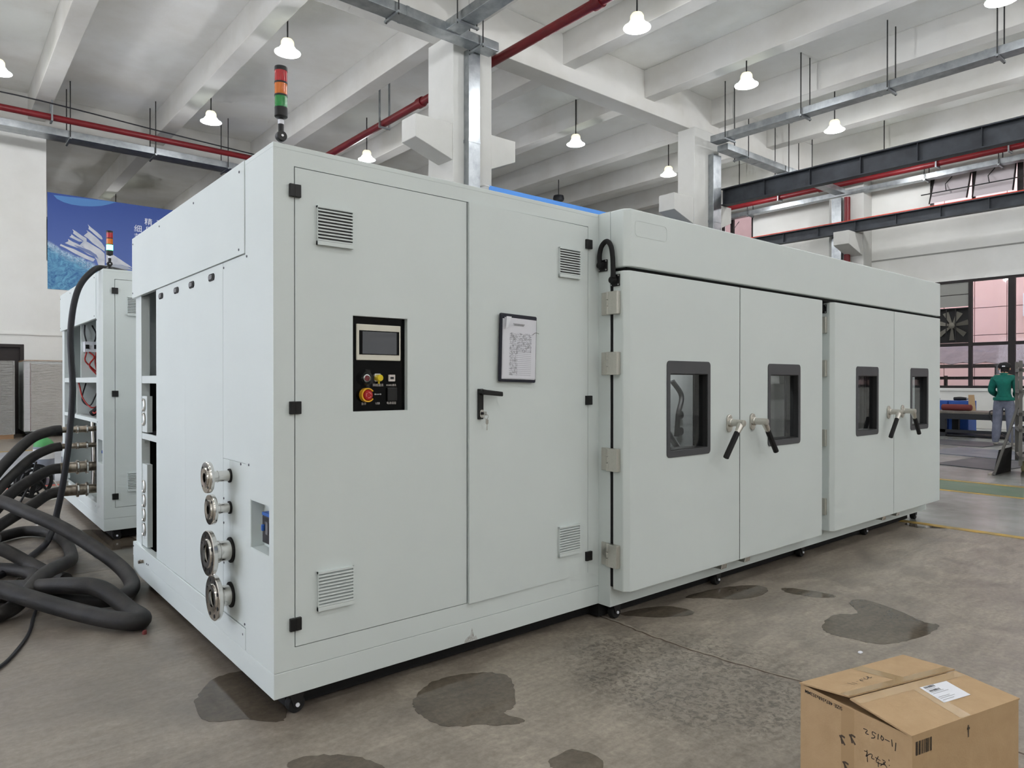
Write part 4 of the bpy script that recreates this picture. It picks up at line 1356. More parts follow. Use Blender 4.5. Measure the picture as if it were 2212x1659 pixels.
MB().box(2.0, 6.2, 1.15, 1.17, 0.2, 1.95).build('liner_rear', 'chamber_steel', mach)
MB().box(2.0, 6.2, -0.02, 1.17, 1.85, 1.87).build('liner_roof', 'chamber_steel', mach)
MB().box(2.0, 6.2, -0.02, 1.17, 0.28, 0.30).build('liner_floor', 'chamber_steel', mach)
for (a, b) in ((1.98, 2.0), (4.08, 4.12), (6.2, 6.22)):
    MB().box(a, b, -0.02, 1.17, 0.3, 1.85).build('liner_wall', 'chamber_steel', mach)
MB().box(3.85, 4.06, 0.05, 1.15, 1.30, 1.85).build('air_baffle', 'chamber_steel', mach)
MB().box(5.55, 5.60, 0.35, 1.15, 0.3, 1.85).build('air_baffle', 'chamber_steel', mach)
MB().box(5.72, 5.78, 0.30, 1.15, 0.3, 1.70).build('air_baffle', 'window_grey', mach)
MB().prism([(4.75, 0.5, 0.31), (5.3, 0.5, 0.31), (5.3, 0.5, 1.1)], (0, 0.05, 0)).build('support_gusset', 'window_grey', mach)
# hoses and a manifold behind the first window
for (pl, r, mt) in (([(2.36, 0.25, 1.32), (2.42, 0.22, 1.22), (2.36, 0.2, 1.1), (2.34, 0.2, 0.95)], 0.018, 'cable_black'), ([(2.75, 0.25, 1.36), (2.64, 0.2, 1.26), (2.63, 0.2, 1.16), (2.74, 0.2, 1.08), (2.76, 0.2, 0.8), (2.74, 0.2, 0.5)], 0.026, 'cable_black'),
                    ([(2.22, 0.3, 1.1), (2.45, 0.3, 0.9), (2.62, 0.3, 0.7), (2.8, 0.3, 0.45)], 0.022, 'wire_grey'), ([(2.22, 0.35, 0.98), (2.36, 0.35, 0.85), (2.55, 0.35, 0.6)], 0.02, 'wire_grey')):
    MB().tube([(q[0] + 0.46, q[1], q[2]) for q in pl], r, n=8).build('test_hose', mt, mach, smooth=True)
MB().box(3.20, 3.30, 0.2, 0.32, 0.5, 1.24).build('manifold_block', 'black_plastic', mach, bevel=0.01)
MB().box(2.85, 3.75, 0.5, 0.52, 0.4, 1.7).build('equipment_panel', 'inner_grey', mach)
for q in (1.07, 0.95):
    MB().lathe([(0.03, 0.0), (0.03, 0.03), (0.001, 0.03)], (3.22, 0.5, q), (0, -1, 0), 14).build('panel_knob', 'black_plastic', mach, smooth=True)
for (lx, ly) in ((2.9, 0.1), (5.2, 0.1)):  # unseen lamps added to brighten the interior behind the door windows
    il = MB().box(lx - 0.12, lx + 0.12, ly - 0.03, ly + 0.03, 1.82, 1.85).build('chamber_fill_lamp', 'lamp_shade', mach)
    dd = bpy.data.lights.new('chamber_fill_light', 'AREA')
    dd.energy = 9.0
    dd.size = 0.15
    lo = bpy.data.objects.new('chamber_fill_light', dd)
    lo.location = (lx, ly, 1.81)
    COL.objects.link(lo)

def edge_shift(x0, c):
    """cant the left front edge back by c"""
    def f(u, v, s):
        if s == 0 and abs(u - x0) < 1e-6:
            return (0, c, 0)
        return (0, 0, 0)
    return f
MB().box(CX0, CX1 - 0.22, 0.0, CD - 0.08, 0.012, CB).build('underside_blocker', 'gasket_black', mach)  # added black block that darkens the gap under the test chamber
hd = MB().plate('y', DF, BF, CX0, CX1, 1.933, CT, cuts=[CX0 + 0.030], shift=edge_shift(CX0, 0.028)).build('header', 'white_paint', mach, bevel=0.006, bseg=3)
MB().ring([(1.89 + p[0], DF - 0.0012, 2.10 + p[1]) for p in rrect(0, 0.276, 0, 0.087, 0.025)], [(1.89 + p[0], DF - 0.0012, 2.10 + p[1]) for p in rrect(0.003, 0.273, 0.003, 0.084, 0.022)], (0, 0.003, 0)).build('cover_outline', 'white_paint', hd)
MB().box(CX0 + 0.03, CX1 - 0.005, DF + 0.03, BF, 1.9135, 1.9325).build('header_seal', 'gasket_black', mach)

def chamber_door(x0, x1, cant, wx0, wx1, hx, side):
    """insulated door: side = -1 when the arm of the handle points left"""
    z0, z1 = 0.188, 1.912
    gx0, gx1, gz0, gz1 = wx0 + 0.030, wx1 - 0.028, 0.924, 1.361
    cuts = [x0 + 0.030] if cant else []
    def sh(u, v, s):
        if cant and s == 0 and abs(u - x0) < 1e-6:
            return (0, 0.028, 0)
        return (0, 0, 0)
    d = MB().plate('y', DF, DB, x0, x1, z0, z1, holes=[(gx0, gx1, gz0, gz1)], cuts=cuts, shift=sh).build('chamber_door', 'white_paint', mach, bevel=0.005, bseg=2)
    MB().box(x0 + 0.012, x1 - 0.006, DB + 0.0005, BF - 0.0005, z0 + 0.02, z1 - 0.02) if False else None
    gs = MB().ring([(x0 + 0.004, DB, z0 + 0.012), (x1 - 0.0005, DB, z0 + 0.012), (x1 - 0.0005, DB, z1 - 0.002), (x0 + 0.004, DB, z1 - 0.002)],
                   [(gx0 - 0.05, DB, gz0 - 0.05), (gx1 + 0.05, DB, gz0 - 0.05), (gx1 + 0.05, DB, gz1 + 0.05), (gx0 - 0.05, DB, gz1 + 0.05)], (0, BF - DB - 0.0005, 0)).build('door_seal', 'gasket_black', d)
    out = rrect(wx0, wx1, 0.885, 1.435, 0.024)
    inn = rrect(gx0, gx1, gz0, gz1, 0.006)
    MB().ring([(p[0], DF - 0.005, p[1]) for p in out], [(p[0], DF - 0.005, p[1]) for p in inn], (0, 0.006, 0)).build('window_frame', 'window_grey', d, bevel=0.0015)
    MB().ring([(gx0, DF, gz0), (gx1, DF, gz0), (gx1, DF, gz1), (gx0, DF, gz1)], [(gx0 + 0.004, DF, gz0 + 0.004), (gx1 - 0.004, DF, gz0 + 0.004), (gx1 - 0.004, DF, gz1 - 0.004), (gx0 + 0.004, DF, gz1 - 0.004)], (0, 0.10, 0)).build('window_sleeve', 'inner_dark', d)
    MB().box(gx0 + 0.004, gx1 - 0.004, -0.178, -0.172, gz0 + 0.004, gz1 - 0.004).build('window_pane', 'tinted_glass', d)
    MB().box(gx0 + 0.004, gx1 - 0.004, -0.118, -0.112, gz0 + 0.004, gz1 - 0.004).build('window_pane', 'tinted_glass', d)
    # lever handle
    hz = 1.062
    b = MB()
    b.prism([(hx + p[0], DF, hz - 0.004 + p[1]) for p in rrect(-0.027, 0.027, -0.055, 0.055, 0.0265)], (0, -0.012, 0))
    hb = b.build('lever_handle', 'steel_satin', d, bevel=0.004)
    MB().lathe([(0.026, 0.0), (0.026, 0.016), (0.0215, 0.019), (0.0215, 0.090), (0.019, 0.100), (0.001, 0.102)], (hx, DF - 0.01, hz), (0, -1, 0), 20).build('handle_stem', 'steel_satin', hb, smooth=True)
    tip = (hx + side * 0.155, DF - 0.082, hz - 0.20)
    k0 = (hx + side * 0.0, DF - 0.088, hz - 0.002)
    k1 = (hx + side * 0.050, DF - 0.086, hz - 0.066)
    MB().tube([k0, k1], 0.015, n=12, smooth=False, rr=lambda t: 0.0225 - 0.007 * t).build('handle_arm', 'steel_satin', hb, smooth=True)
    MB().tube([(hx + side * 0.042, DF - 0.086, hz - 0.055), (hx + side * 0.048, DF - 0.086, hz - 0.063), (hx + side * 0.150, DF - 0.082, hz - 0.193), tip], 0.0175, n=8, smooth=False).build('handle_grip', 'black_rubber', hb, smooth=True)
    MB().prism([(hx + side * 0.0 - 0.03, -0.18, 0.185), (hx + 0.03, -0.18, 0.185), (hx + 0.02, -0.18, 0.150), (hx - 0.04, -0.18, 0.150)], (0, 0.06, 0)).build('door_catch', 'steel', d, bevel=0.003)
    return d
for gx in (2.9105, 5.2735):
    MB().box(gx - 0.012, gx + 0.012, DF + 0.004, BF, 0.195, 1.91).build('door_gap_fill', 'gasket_black', mach)  # black strip put in so the gap between paired doors looks shaded
chamber_door(CX0, 2.9070, True, 2.164, 2.583, 2.782, -1)
chamber_door(2.9140, 3.998, False, 3.240, 3.668, 3.047, 1)
chamber_door(4.166, 5.2700, True, 4.548, 4.953, 5.150, -1)
chamber_door(5.2770, 6.330, False, 5.620, 6.028, 5.438, 1)

def big_hinge(x, zc):
    m = MB()
    h = 0.062
    m.box(x - 0.012, x - 0.0005, -0.080, -0.030, zc - h, zc + h)
    m.box(x - 0.030, x - 0.0005, -0.160, -0.094, zc - h, zc + h)
    m.lathe([(0.0125, -h), (0.0125, -0.018)], (x - 0.017, -0.086, zc), n=12)
    m.lathe([(0.0125, -0.016), (0.0125, 0.016)], (x - 0.017, -0.086, zc), n=12)
    m.lathe([(0.0125, 0.018), (0.0125, h)], (x - 0.017, -0.086, zc), n=12)
    return m.build('door_hinge', 'steel_satin', mach, bevel=0.003)
for zc in (1.742, 1.415, 0.893, 0.374):
    big_hinge(CX0, zc)
    big_hinge(4.166, zc)
def cable_loop(x):
    o = MB().tube([(x - 0.022, -0.030, 1.955), (x - 0.024, -0.028, 2.005), (x - 0.026, -0.045, 2.055), (x - 0.026, -0.082, 2.078), (x - 0.026, -0.112, 2.05), (x - 0.026, -0.125, 1.99), (x - 0.024, -0.127, 1.93), (x - 0.022, -0.127, 1.875)], 0.0135, n=12).build('cable_loop', 'black_rubber', mach, smooth=True)
    for (yy, zz) in ((-0.036, 1.955), (-0.124, 1.865)):
        MB().box(x - 0.008, x - 0.0005, yy - 0.032, yy + 0.030, zz - 0.034, zz + 0.030).build('loop_plate', 'black_plastic', o, bevel=0.002)
        MB().lathe([(0.024, 0.0), (0.018, 0.022), (0.001, 0.026)], (x - 0.008, yy + 0.008, zz), (-1, 0, 0), 14).build('loop_boot', 'black_rubber', o, smooth=True)
        for (a, b) in ((-0.026, 0.022), (-0.026, -0.026), (0.024, -0.026)):
            MB().cyl((x - 0.008, yy + a, zz + b), (x - 0.011, yy + a, zz + b), 0.0042, n=8).build('plate_screw', 'screw_bright', o)
cable_loop(CX0)
cable_loop(4.166)

# ---------------------------------------------------------------- second machine behind
m2 = thing('test_chamber', (0.075, 3.87, 0), 'white control cabinet behind with open side, hoses and a lit green signal', 'machine')
cabinet(m2, False)
signal_tower(m2, 0.061, 0.075, CT, lit=True)
for (x, y) in ((0.10, 0.04), (0.9, 0.04), (1.7, 0.04), (0.10, 2.3), (1.7, 2.3)):
    caster(m2, x, y)
MB().box(0.62, 0.64, 0.05, 2.38, 0.2, 2.2).build('bay_wall', 'inner_grey', m2)
MB().box(0.05, 0.62, 0.30, 0.315, 0.2, 1.86).build('bay_side', 'inner_grey', m2)
MB().box(0.04, 0.62, 0.31, 2.3, 1.34, 1.352).build('bay_floor', 'white_paint', m2)
MB().box(0.03, 0.62, 0.31, 2.3, 0.975, 0.99).build('bay_floor', 'inner_grey', m2)
MB().box(0.03, 0.60, 1.30, 1.32, 1.355, 1.86).build('wiring_board', 'white_paint', m2)
MB().box(0.03, 0.60, 1.55, 1.57, 0.99, 1.34).build('wiring_board', 'white_paint', m2)
MB().box(0.05, 0.20, 1.24, 1.30, 1.60, 1.70).build('terminal_box', 'label_white', m2, bevel=0.003)
for q in (0.06, 0.13):
    MB().box(q, q + 0.03, 1.235, 1.24, 1.63, 1.67).build('terminal_socket', 'black_plastic', m2)
for pl, mt in (([(0.07, 1.25, 1.60), (0.055, 1.24, 1.52), (0.10, 1.24, 1.46), (0.16, 1.24, 1.40)], 'wire_red'), ([(0.09, 1.25, 1.60), (0.13, 1.23, 1.55), (0.09, 1.23, 1.47), (0.15, 1.22, 1.38)], 'wire_red'),
               ([(0.15, 1.25, 1.60), (0.14, 1.24, 1.5), (0.16, 1.24, 1.38)], 'wire_red'), ([(0.06, 1.28, 1.86), (0.055, 1.27, 1.78), (0.07, 1.27, 1.70)], 'cable_black'), ([(0.12, 1.28, 1.86), (0.15, 1.26, 1.78), (0.14, 1.27, 1.70)], 'cable_black'),
               ([(0.04, 1.5, 1.30), (0.06, 1.4, 1.15), (0.12, 1.3, 1.06), (0.20, 1.3, 1.10)], 'wire_red'), ([(0.10, 1.5, 1.30), (0.06, 1.45, 1.14), (0.12, 1.4, 1.08), (0.16, 1.3, 1.20)], 'cable_black'), ([(0.14, 1.0, 1.08), (0.07, 0.9, 1.05), (0.05, 0.7, 1.03), (0.09, 0.6, 1.1)], 'wire_red')):
    MB().tube(pl, 0.007, n=6).build('wiring', mt, m2)
MB().tube([(0.17, 0.75, 1.34), (0.16, 0.76, 1.24), (0.10, 0.80, 1.08), (0.05, 0.85, 1.02)], 0.028, n=12).build('insulated_pipe', 'insulation_black', m2, smooth=True)
MB().box(0.20, 0.5, 0.9, 1.5, 1.0, 1.22).build('blower_box', 'black_plastic', m2, bevel=0.01)
MB().cyl((0.17, 0.95, 0.29), (0.17, 0.95, 0.85), 0.11, n=20).build('compressor', 'black_plastic', m2, smooth=True)
MB().cyl((0.28, 1.3, 0.29), (0.28, 1.3, 0.85), 0.14, n=20).build('compressor', 'black_plastic', m2, smooth=True)
MB().tube([(0.12, 0.36, 0.93), (0.10, 0.42, 0.80), (0.10, 0.42, 0.55), (0.12, 0.45, 0.3)], 0.03, n=10).build('insulated_pipe', 'insulation_black', m2, smooth=True)
MB().tube([(0.05, 0.8, 0.95), (0.06, 0.78, 0.6), (0.06, 0.82, 0.3)], 0.018, n=8).build('coolant_pipe', 'steel', m2, smooth=True)
for i, (z, r) in enumerate(((0.902, 0.0245), (0.761, 0.0225), (0.575, 0.0445), (0.378, 0.0445))):
    y = 0.51
    p = MB().lathe([(r * 0.9, 0.10), (r * 0.9, -0.03), (r * 1.25, -0.035), (r * 1.25, -0.05), (r * 1.1, -0.055), (r * 1.1, -0.10), (r * 1.35, -0.105), (r * 1.35, -0.12), (r * 1.05, -0.125), (r * 1.05, -0.24), (r * 0.8, -0.24)], (0.0, y, z), (1, 0, 0), 20).build('hose_coupling', 'bronze_steel', m2, smooth=True)
    for q in (-0.042, -0.112):
        MB().lathe([(r * 1.36, q - 0.006), (r * 1.42, q - 0.006), (r * 1.42, q + 0.006), (r * 1.36, q + 0.006)], (0.0, y, z), (1, 0, 0), 20, closed=True).build('clamp_band', 'steel_polished', p, smooth=True)
    MB().box(-0.20, -0.18, y - 0.01, y + 0.01, z + r, z + r * 1.9).build('cam_lever', 'steel', p)

# ================================================================== THINGS AROUND THE MACHINES
# ---- clipboard hanging on the right cabinet door (magnet hooks, a little tilted)
cb = thing('clipboard', (1.218, -0.028, 1.482), 'navy clipboard with a printed form hanging on the cabinet door', 'clipboard')
cb.rotation_euler = (0, math.radians(1.6), math.radians(0.9))
MB().prism([(p[0], 0.0, p[1]) for p in rrect(-0.122, 0.120, -0.168, 0.166, 0.008)], (0, 0.008, 0)).build('board', 'board_navy', cb, bevel=0.002)
MB().box(-0.122, -0.108, -0.004, 0.0, -0.160, 0.160).build('board_spine', 'board_navy', cb, bevel=0.002)
mp = MB()
nv = 8
vs, fs = [], []
for i in range(nv + 1):
    for j in range(nv + 1):
        u = i / nv; v = j / nv
        x = -0.102 + 0.216 * u
        z = -0.150 + 0.296 * v
        yy = -0.003 - 0.004 * math.sin(u * PI) * (0.5 + 0.5 * v) - (0.010 * max(0, v - 0.8) * 5 * max(0, 0.35 - u) * 2)
        vs.append((x, yy, z))
for i in range(nv):
    for j in range(nv):
        a = i * (nv + 1) + j
        fs.append((a, a + nv + 1, a + nv + 2, a + 1))
mp.add(vs, fs)
mp.build('form_sheet', 'printed_form', cb, smooth=True)
for k in range(2):
    MB().box(-0.106 - 0.002 * k, 0.112, -0.0015 + 0.0006 * k, -0.001 + 0.0006 * k, -0.152 - 0.002 * k, 0.140).build('under_sheet', 'label_white', cb)
MB().prism([(-0.095, -0.0165, 0.150), (-0.062, -0.0165, 0.150), (-0.085, -0.0165, 0.095), (-0.098, -0.0165, 0.090)], (0, 0.0008, 0)).build('folded_corner', 'label_white', cb)
stroke_mesh('form_heading', [[(-0.045, 0.118), (0.03, 0.117)], [(-0.04, 0.112), (0.025, 0.1115)]], 0.0035, 'print_grey', cb, lambda a, b: (a, -0.0095, b))
MB().tube([(0.080, -0.012, 0.070), (0.10, -0.013, 0.082), (0.126, -0.012, 0.080)], 0.0014, n=5).build('hook_wire', 'wire_grey', cb)

# ---- cardboard box in the foreground
BOX_L, BOX_W, BOX_H = 0.500, 0.371, 0.356
bx = thing('cardboard_box', (1.02, -1.90, 0), 'brown cardboard box with a white shipping label on its loose flaps', 'box', rotz=math.radians(-13.8))
wl_ = 0.004
m = MB()
m.plate('x', 0.0, wl_, 0, BOX_W, 0, BOX_H)
m.build('side_wall', 'cardboard', bx)
MB().plate('x', BOX_L - wl_, BOX_L, 0, BOX_W, 0, BOX_H).build('side_wall', 'cardboard', bx)
MB().plate('y', 0.0, wl_, wl_, BOX_L - wl_, 0, BOX_H).build('side_wall', 'cardboard', bx)
MB().plate('y', BOX_W - wl_, BOX_W, wl_, BOX_L - wl_, 0, BOX_H).build('side_wall', 'cardboard', bx)
MB().box(wl_, BOX_L - wl_, wl_, BOX_W - wl_, 0.001, 0.006).build('bottom_flap', 'cardboard', bx)
MB().box(wl_, 0.10, wl_, BOX_W - wl_, BOX_H - 0.010, BOX_H - 0.006).build('end_flap', 'cardboard', bx)
MB().box(BOX_L - 0.20, BOX_L - wl_, wl_, BOX_W - wl_, BOX_H - 0.010, BOX_H - 0.006).build('end_flap', 'cardboard', bx)
mid = BOX_W * 0.515
def flap(name, v0, v1, z0, za, zb, mt='cardboard', dz=0.0, u0=-0.004, u1=BOX_L + 0.004, t=0.0045):
    """flap hinged at v0, its free edge at v1 raised to za (near end) and zb (far end)"""
    def zz(u, v):
        k = (v - v0) / (v1 - v0)
        r = za + (zb - za) * (u - u0) / (u1 - u0)
        return z0 + (r - z0) * k + dz
    mm = MB()
    n = 6
    vs, fs = [], []
    for i in range(n + 1):
        u = u0 + (u1 - u0) * i / n
        for v in (v0, (v0 + v1) / 2, v1):
            vs += [(u, v, zz(u, v)), (u, v, zz(u, v) + t)]
    for i in range(n):
        for j in range(2):
            a = i * 6 + j * 2; b = a + 6
            fs += [(a, a + 2, b + 2, b), (a + 1, b + 1, b + 3, a + 3)]
        a = i * 6; b = a + 6
        fs += [(a, b, b + 1, a + 1), (a + 4, a + 5, b + 5, b + 4)]
    fs += [(0, 1, 3, 2), (2, 3, 5, 4)]
    e = n * 6
    fs += [(e, e + 2, e + 3, e + 1), (e + 2, e + 4, e + 5, e + 3)]
    mm.add(vs, fs)
    return mm.build(name, mt, bx), zz
f1, z1f = flap('top_flap', BOX_W + 0.001, mid + 0.0015, BOX_H, 0.385, 0.372)
f2, z2f = flap('top_flap', -0.001, mid - 0.0015, BOX_H, 0.380, 0.368)
def top3(u, v, lift=0.0052):
    return (u, v, (z1f(u, v) if v > mid else z2f(u, v)) + lift)
def top_patch(name, quad, mt, lift, n=6, parent=bx):
    """thin sheet lying on the flaps; quad of (u, v) corners"""
    mm = MB()
    vs, fs = [], []
    for i in range(n + 1):
        for j in range(n + 1):
            a, b = i / n, j / n
            u = (quad[0][0] * (1 - a) + quad[1][0] * a) * (1 - b) + (quad[3][0] * (1 - a) + quad[2][0] * a) * b
            v = (quad[0][1] * (1 - a) + quad[1][1] * a) * (1 - b) + (quad[3][1] * (1 - a) + quad[2][1] * a) * b
            vs.append(top3(u, v, lift))
    for i in range(n):
        for j in range(n):
            a = i * (n + 1) + j
            fs.append((a, a + n + 1, a + n + 2, a + 1))
    mm.add(vs, fs)
    return mm.build(name, mt, parent)
top_patch('packing_tape', [(0.0, mid + 0.002), (0.5, mid + 0.002), (0.5, mid + 0.034), (0.0, mid + 0.034)], 'tape_brown', 0.0048)
top_patch('packing_tape', [(0.0, mid - 0.034), (0.5, mid - 0.034), (0.5, mid - 0.002), (0.0, mid - 0.002)], 'tape_brown', 0.0048)
top_patch('packing_tape', [(0.235, BOX_W), (0.283, BOX_W), (0.29, mid + 0.005), (0.245, mid + 0.005)], 'tape_brown', 0.0050)
top_patch('packing_tape', [(0.242, mid - 0.005), (0.288, mid - 0.005), (0.262, 0.0), (0.215, 0.0)], 'tape_brown', 0.0050)
lab = top_patch('shipping_label', [(0.2520, 0.0714), (0.3800, 0.0699), (0.3960, 0.1540), (0.2680, 0.1570)], 'label_white', 0.0056)
def lab3(a, b):
    u = 0.2520 + 0.128 * a + 0.016 * b
    v = 0.0714 + 0.085 * b
    return top3(u, v, 0.0060)
stroke_mesh('label_print', [[(0.08, 0.12 + 0.0 * k), (0.5, 0.12)] for k in range(1)] + [[(0.08, q), (e_, q)] for q, e_ in ((0.22, 0.62), (0.30, 0.5), (0.52, 0.66), (0.60, 0.55), (0.80, 0.4))], 0.02, 'print_grey', lab, lambda a, b: lab3(a, b))
rb = random.Random(5)
bars = []
xq = 0.10
while xq < 0.46:
    w_ = rb.uniform(0.008, 0.03)
    bars.append((xq, w_))
    xq += w_ + rb.uniform(0.008, 0.022)
for (q0, q1) in ((0.86, 0.97), (0.64, 0.74)):
    mm = MB()
    for (a, w_) in bars:
        c4 = [lab3(a, q0), lab3(a + w_, q0), lab3(a + w_, q1), lab3(a, q1)]
        mm.add(c4, [(0, 1, 2, 3)])
    o = mm.build('label_barcode', 'ink_black', lab)
    o['kind'] = 'stuff'
# handwriting on top: 2510-11 upside down toward the far side
stroke_mesh('handwriting', [[(0.1002, 0.2801), (0.1046, 0.2541)], [(0.1165, 0.2766), (0.1169, 0.257)], [(0.1328, 0.2731), (0.1369, 0.2696)], [(0.1583, 0.2805), (0.1568, 0.2674), (0.1515, 0.27), (0.1583, 0.2805)], [(0.1689, 0.2845), (0.1683, 0.2694)],
                            [(0.1852, 0.2874), (0.1781, 0.2754), (0.182, 0.2703), (0.1982, 0.281), (0.2029, 0.2913)], [(0.2062, 0.2897), (0.1983, 0.2732), (0.2115, 0.2776)]], 0.0024, 'ink_black', bx, lambda a, b: top3(a, b, 0.0050))
# writing on the left side of the box
side_p = lambda a, b: (-0.0006, a, b)
stroke_mesh('handwriting', [[(0.1477, 0.3135), (0.1349, 0.3135), (0.1406, 0.3033), (0.13, 0.3037)], [(0.1065, 0.3163), (0.1182, 0.3173), (0.1182, 0.3097), (0.1113, 0.3079), (0.1133, 0.3019), (0.1223, 0.2977)], [(0.1004, 0.3191), (0.1017, 0.3029)],
                            [(0.0902, 0.3201), (0.0922, 0.3104), (0.0875, 0.307), (0.0841, 0.3142), (0.0902, 0.3188)], [(0.0801, 0.3136), (0.0655, 0.3136)], [(0.0596, 0.3225), (0.0576, 0.3032)], [(0.0472, 0.3191), (0.0491, 0.295)]], 0.0024, 'ink_black', bx, side_p)
stroke_mesh('handwriting', [[(0.1447, 0.2504), (0.1348, 0.2501), (0.139, 0.2366), (0.1278, 0.2484), (0.1194, 0.2512), (0.1208, 0.2405), (0.1125, 0.2414)], [(0.1362, 0.2564), (0.134, 0.2226)], [(0.1098, 0.2484), (0.0934, 0.2464)], [(0.1002, 0.2555), (0.1056, 0.2366), (0.0772, 0.242)],
                            [(0.1002, 0.2405), (0.1001, 0.2256)], [(0.088, 0.2521), (0.0786, 0.2499), (0.0933, 0.2327)], [(0.0853, 0.2479), (0.0732, 0.2365)], [(0.068, 0.2626), (0.0673, 0.258)], [(0.068, 0.246), (0.0653, 0.2467)]], 0.0022, 'ink_black', bx, side_p)
text_mesh('printed_size', 'SIZE: 487x368x352MM', 0.0145, 'ink_black', bx, (-0.0006, 0.2860, 0.3405), (0, 1, 0), (0, 0, -1), bold=0.018)
for (a, b, w_, h_) in ((0.2178, 0.247, 0.018, 0.022), (0.1839, 0.2644, 0.020, 0.022), (0.2062, 0.1744, 0.02, 0.02)):
    stroke_mesh('tape_print', [[(a - w_ / 2, b - h_ / 2), (a + w_ / 2, b + h_ / 2)], [(a - w_ / 2, b + h_ / 2), (a + w_ * 0.2, b + h_ / 2), (a, b - h_ / 2)]], 0.006, 'ink_faded', bx, side_p)
MB().add([(-0.0003, 0.178, 0.352), (-0.0003, 0.222, 0.352), (-0.0003, 0.222, 0.02), (-0.0003, 0.178, 0.02)], [(0, 1, 2, 3)]).build('packing_tape', 'cardboard_edge', bx)
# barcode and marks on the long side
mm = MB()
xq = 0.014
while xq < 0.084:
    w_ = rb.uniform(0.001, 0.004)
    mm.add([(xq, -0.0006, 0.302), (xq + w_, -0.0006, 0.302), (xq + w_, -0.0006, 0.340), (xq, -0.0006, 0.340)], [(0, 1, 2, 3)])
    xq += w_ + rb.uniform(0.001, 0.003)
o = mm.build('box_barcode', 'ink_black', bx)
o['kind'] = 'stuff'
stroke_mesh('tape_print', [[(0.249, 0.335), (0.249, 0.30)], [(0.243, 0.325), (0.256, 0.325)]], 0.006, 'ink_faded', bx, lambda a, b: (a, -0.0006, b))

# ---- puddles: thin films of water with ragged edges
def puddle(poly, label, seed, h=0.0009):
    r = random.Random(seed)
    n = len(poly)
    pts = []
    for i in range(n):
        a, b, c, d = (Vector(poly[(i + k) % n]) for k in (-1, 0, 1, 2))
        for k in range(6):
            t = k / 6
            p = 0.5 * ((2 * b) + (c - a) * t + (2 * a - 5 * b + 4 * c - d) * t * t + (3 * b - a - 3 * c + d) * t ** 3)
            pts.append((p.x + r.uniform(-0.006, 0.006), p.y + r.uniform(-0.006, 0.006), 0.0003))
    o = MB().prism(pts, (0, 0, h)).build('puddle', 'wet_concrete')
    return tag(o, label, 'puddle', 'puddles on the concrete floor')
puddle([(0.52, -0.18), (0.63, -0.1), (0.77, -0.09), (0.9, -0.15), (0.96, -0.25), (0.91, -0.36), (0.8, -0.49), (0.73, -0.51), (0.75, -0.61), (0.68, -0.59), (0.58, -0.51), (0.49, -0.44), (0.47, -0.34), (0.48, -0.25)], 'round water puddle in front of the control cabinet', 1)
puddle([(-0.03, 0.57), (0.1, 0.54), (0.16, 0.36), (0.07, 0.05), (0.01, -0.0), (-0.09, 0.11), (-0.19, 0.17), (-0.2, 0.32), (-0.15, 0.44)], 'water puddle under the near left corner of the cabinet', 2)
puddle([(2.65, -0.86), (2.88, -0.81), (3.02, -0.88), (3.2, -0.76), (3.3, -0.81), (3.24, -1.02), (3.15, -1.19), (3.16, -1.25), (2.98, -1.27), (2.78, -1.23), (2.63, -1.16), (2.6, -1.04), (2.58, -0.94)], 'largest water puddle, behind the cardboard box', 3)
puddle([(3.15, -0.36), (3.22, -0.48), (3.25, -0.63), (3.2, -0.66), (3.12, -0.58), (3.08, -0.43)], 'narrow water streak between the chamber and the largest puddle', 4)
puddle([(2.52, -0.08), (2.86, -0.11), (3.08, -0.24), (2.99, -0.35), (2.74, -0.32), (2.61, -0.18)], 'water puddle below the first pair of chamber doors', 5)
puddle([(1.98, -0.02), (2.29, -0.11), (2.31, -0.29), (2.09, -0.2)], 'pointed small puddle beside the caster under the chamber hinge side', 6)
puddle([(-0.04, -0.3), (0.05, -0.34), (0.15, -0.46), (0.15, -0.56), (-0.07, -0.37)], 'damp spot at the bottom edge left of the middle', 7)
puddle([(0.64, -0.88), (0.75, -0.88), (0.78, -0.99), (0.71, -1.03), (0.61, -0.94)], 'damp spot at the bottom edge right of the middle', 8)
puddle([(-0.59, 2.98), (-0.41, 3.12), (-0.43, 2.84), (-0.59, 2.71)], 'small puddle among the coiled hoses', 9)
puddle([(5.94, -0.06), (6.32, -0.32), (6.01, -0.39), (5.79, -0.2)], 'puddle under the farthest caster of the chamber', 10)
puddle([(-0.02, 4.5), (0.25, 4.2), (0.3, 3.3), (0.15, 2.8), (-0.05, 3.2), (-0.1, 3.9)], 'long wet patch between the two machines', 11)

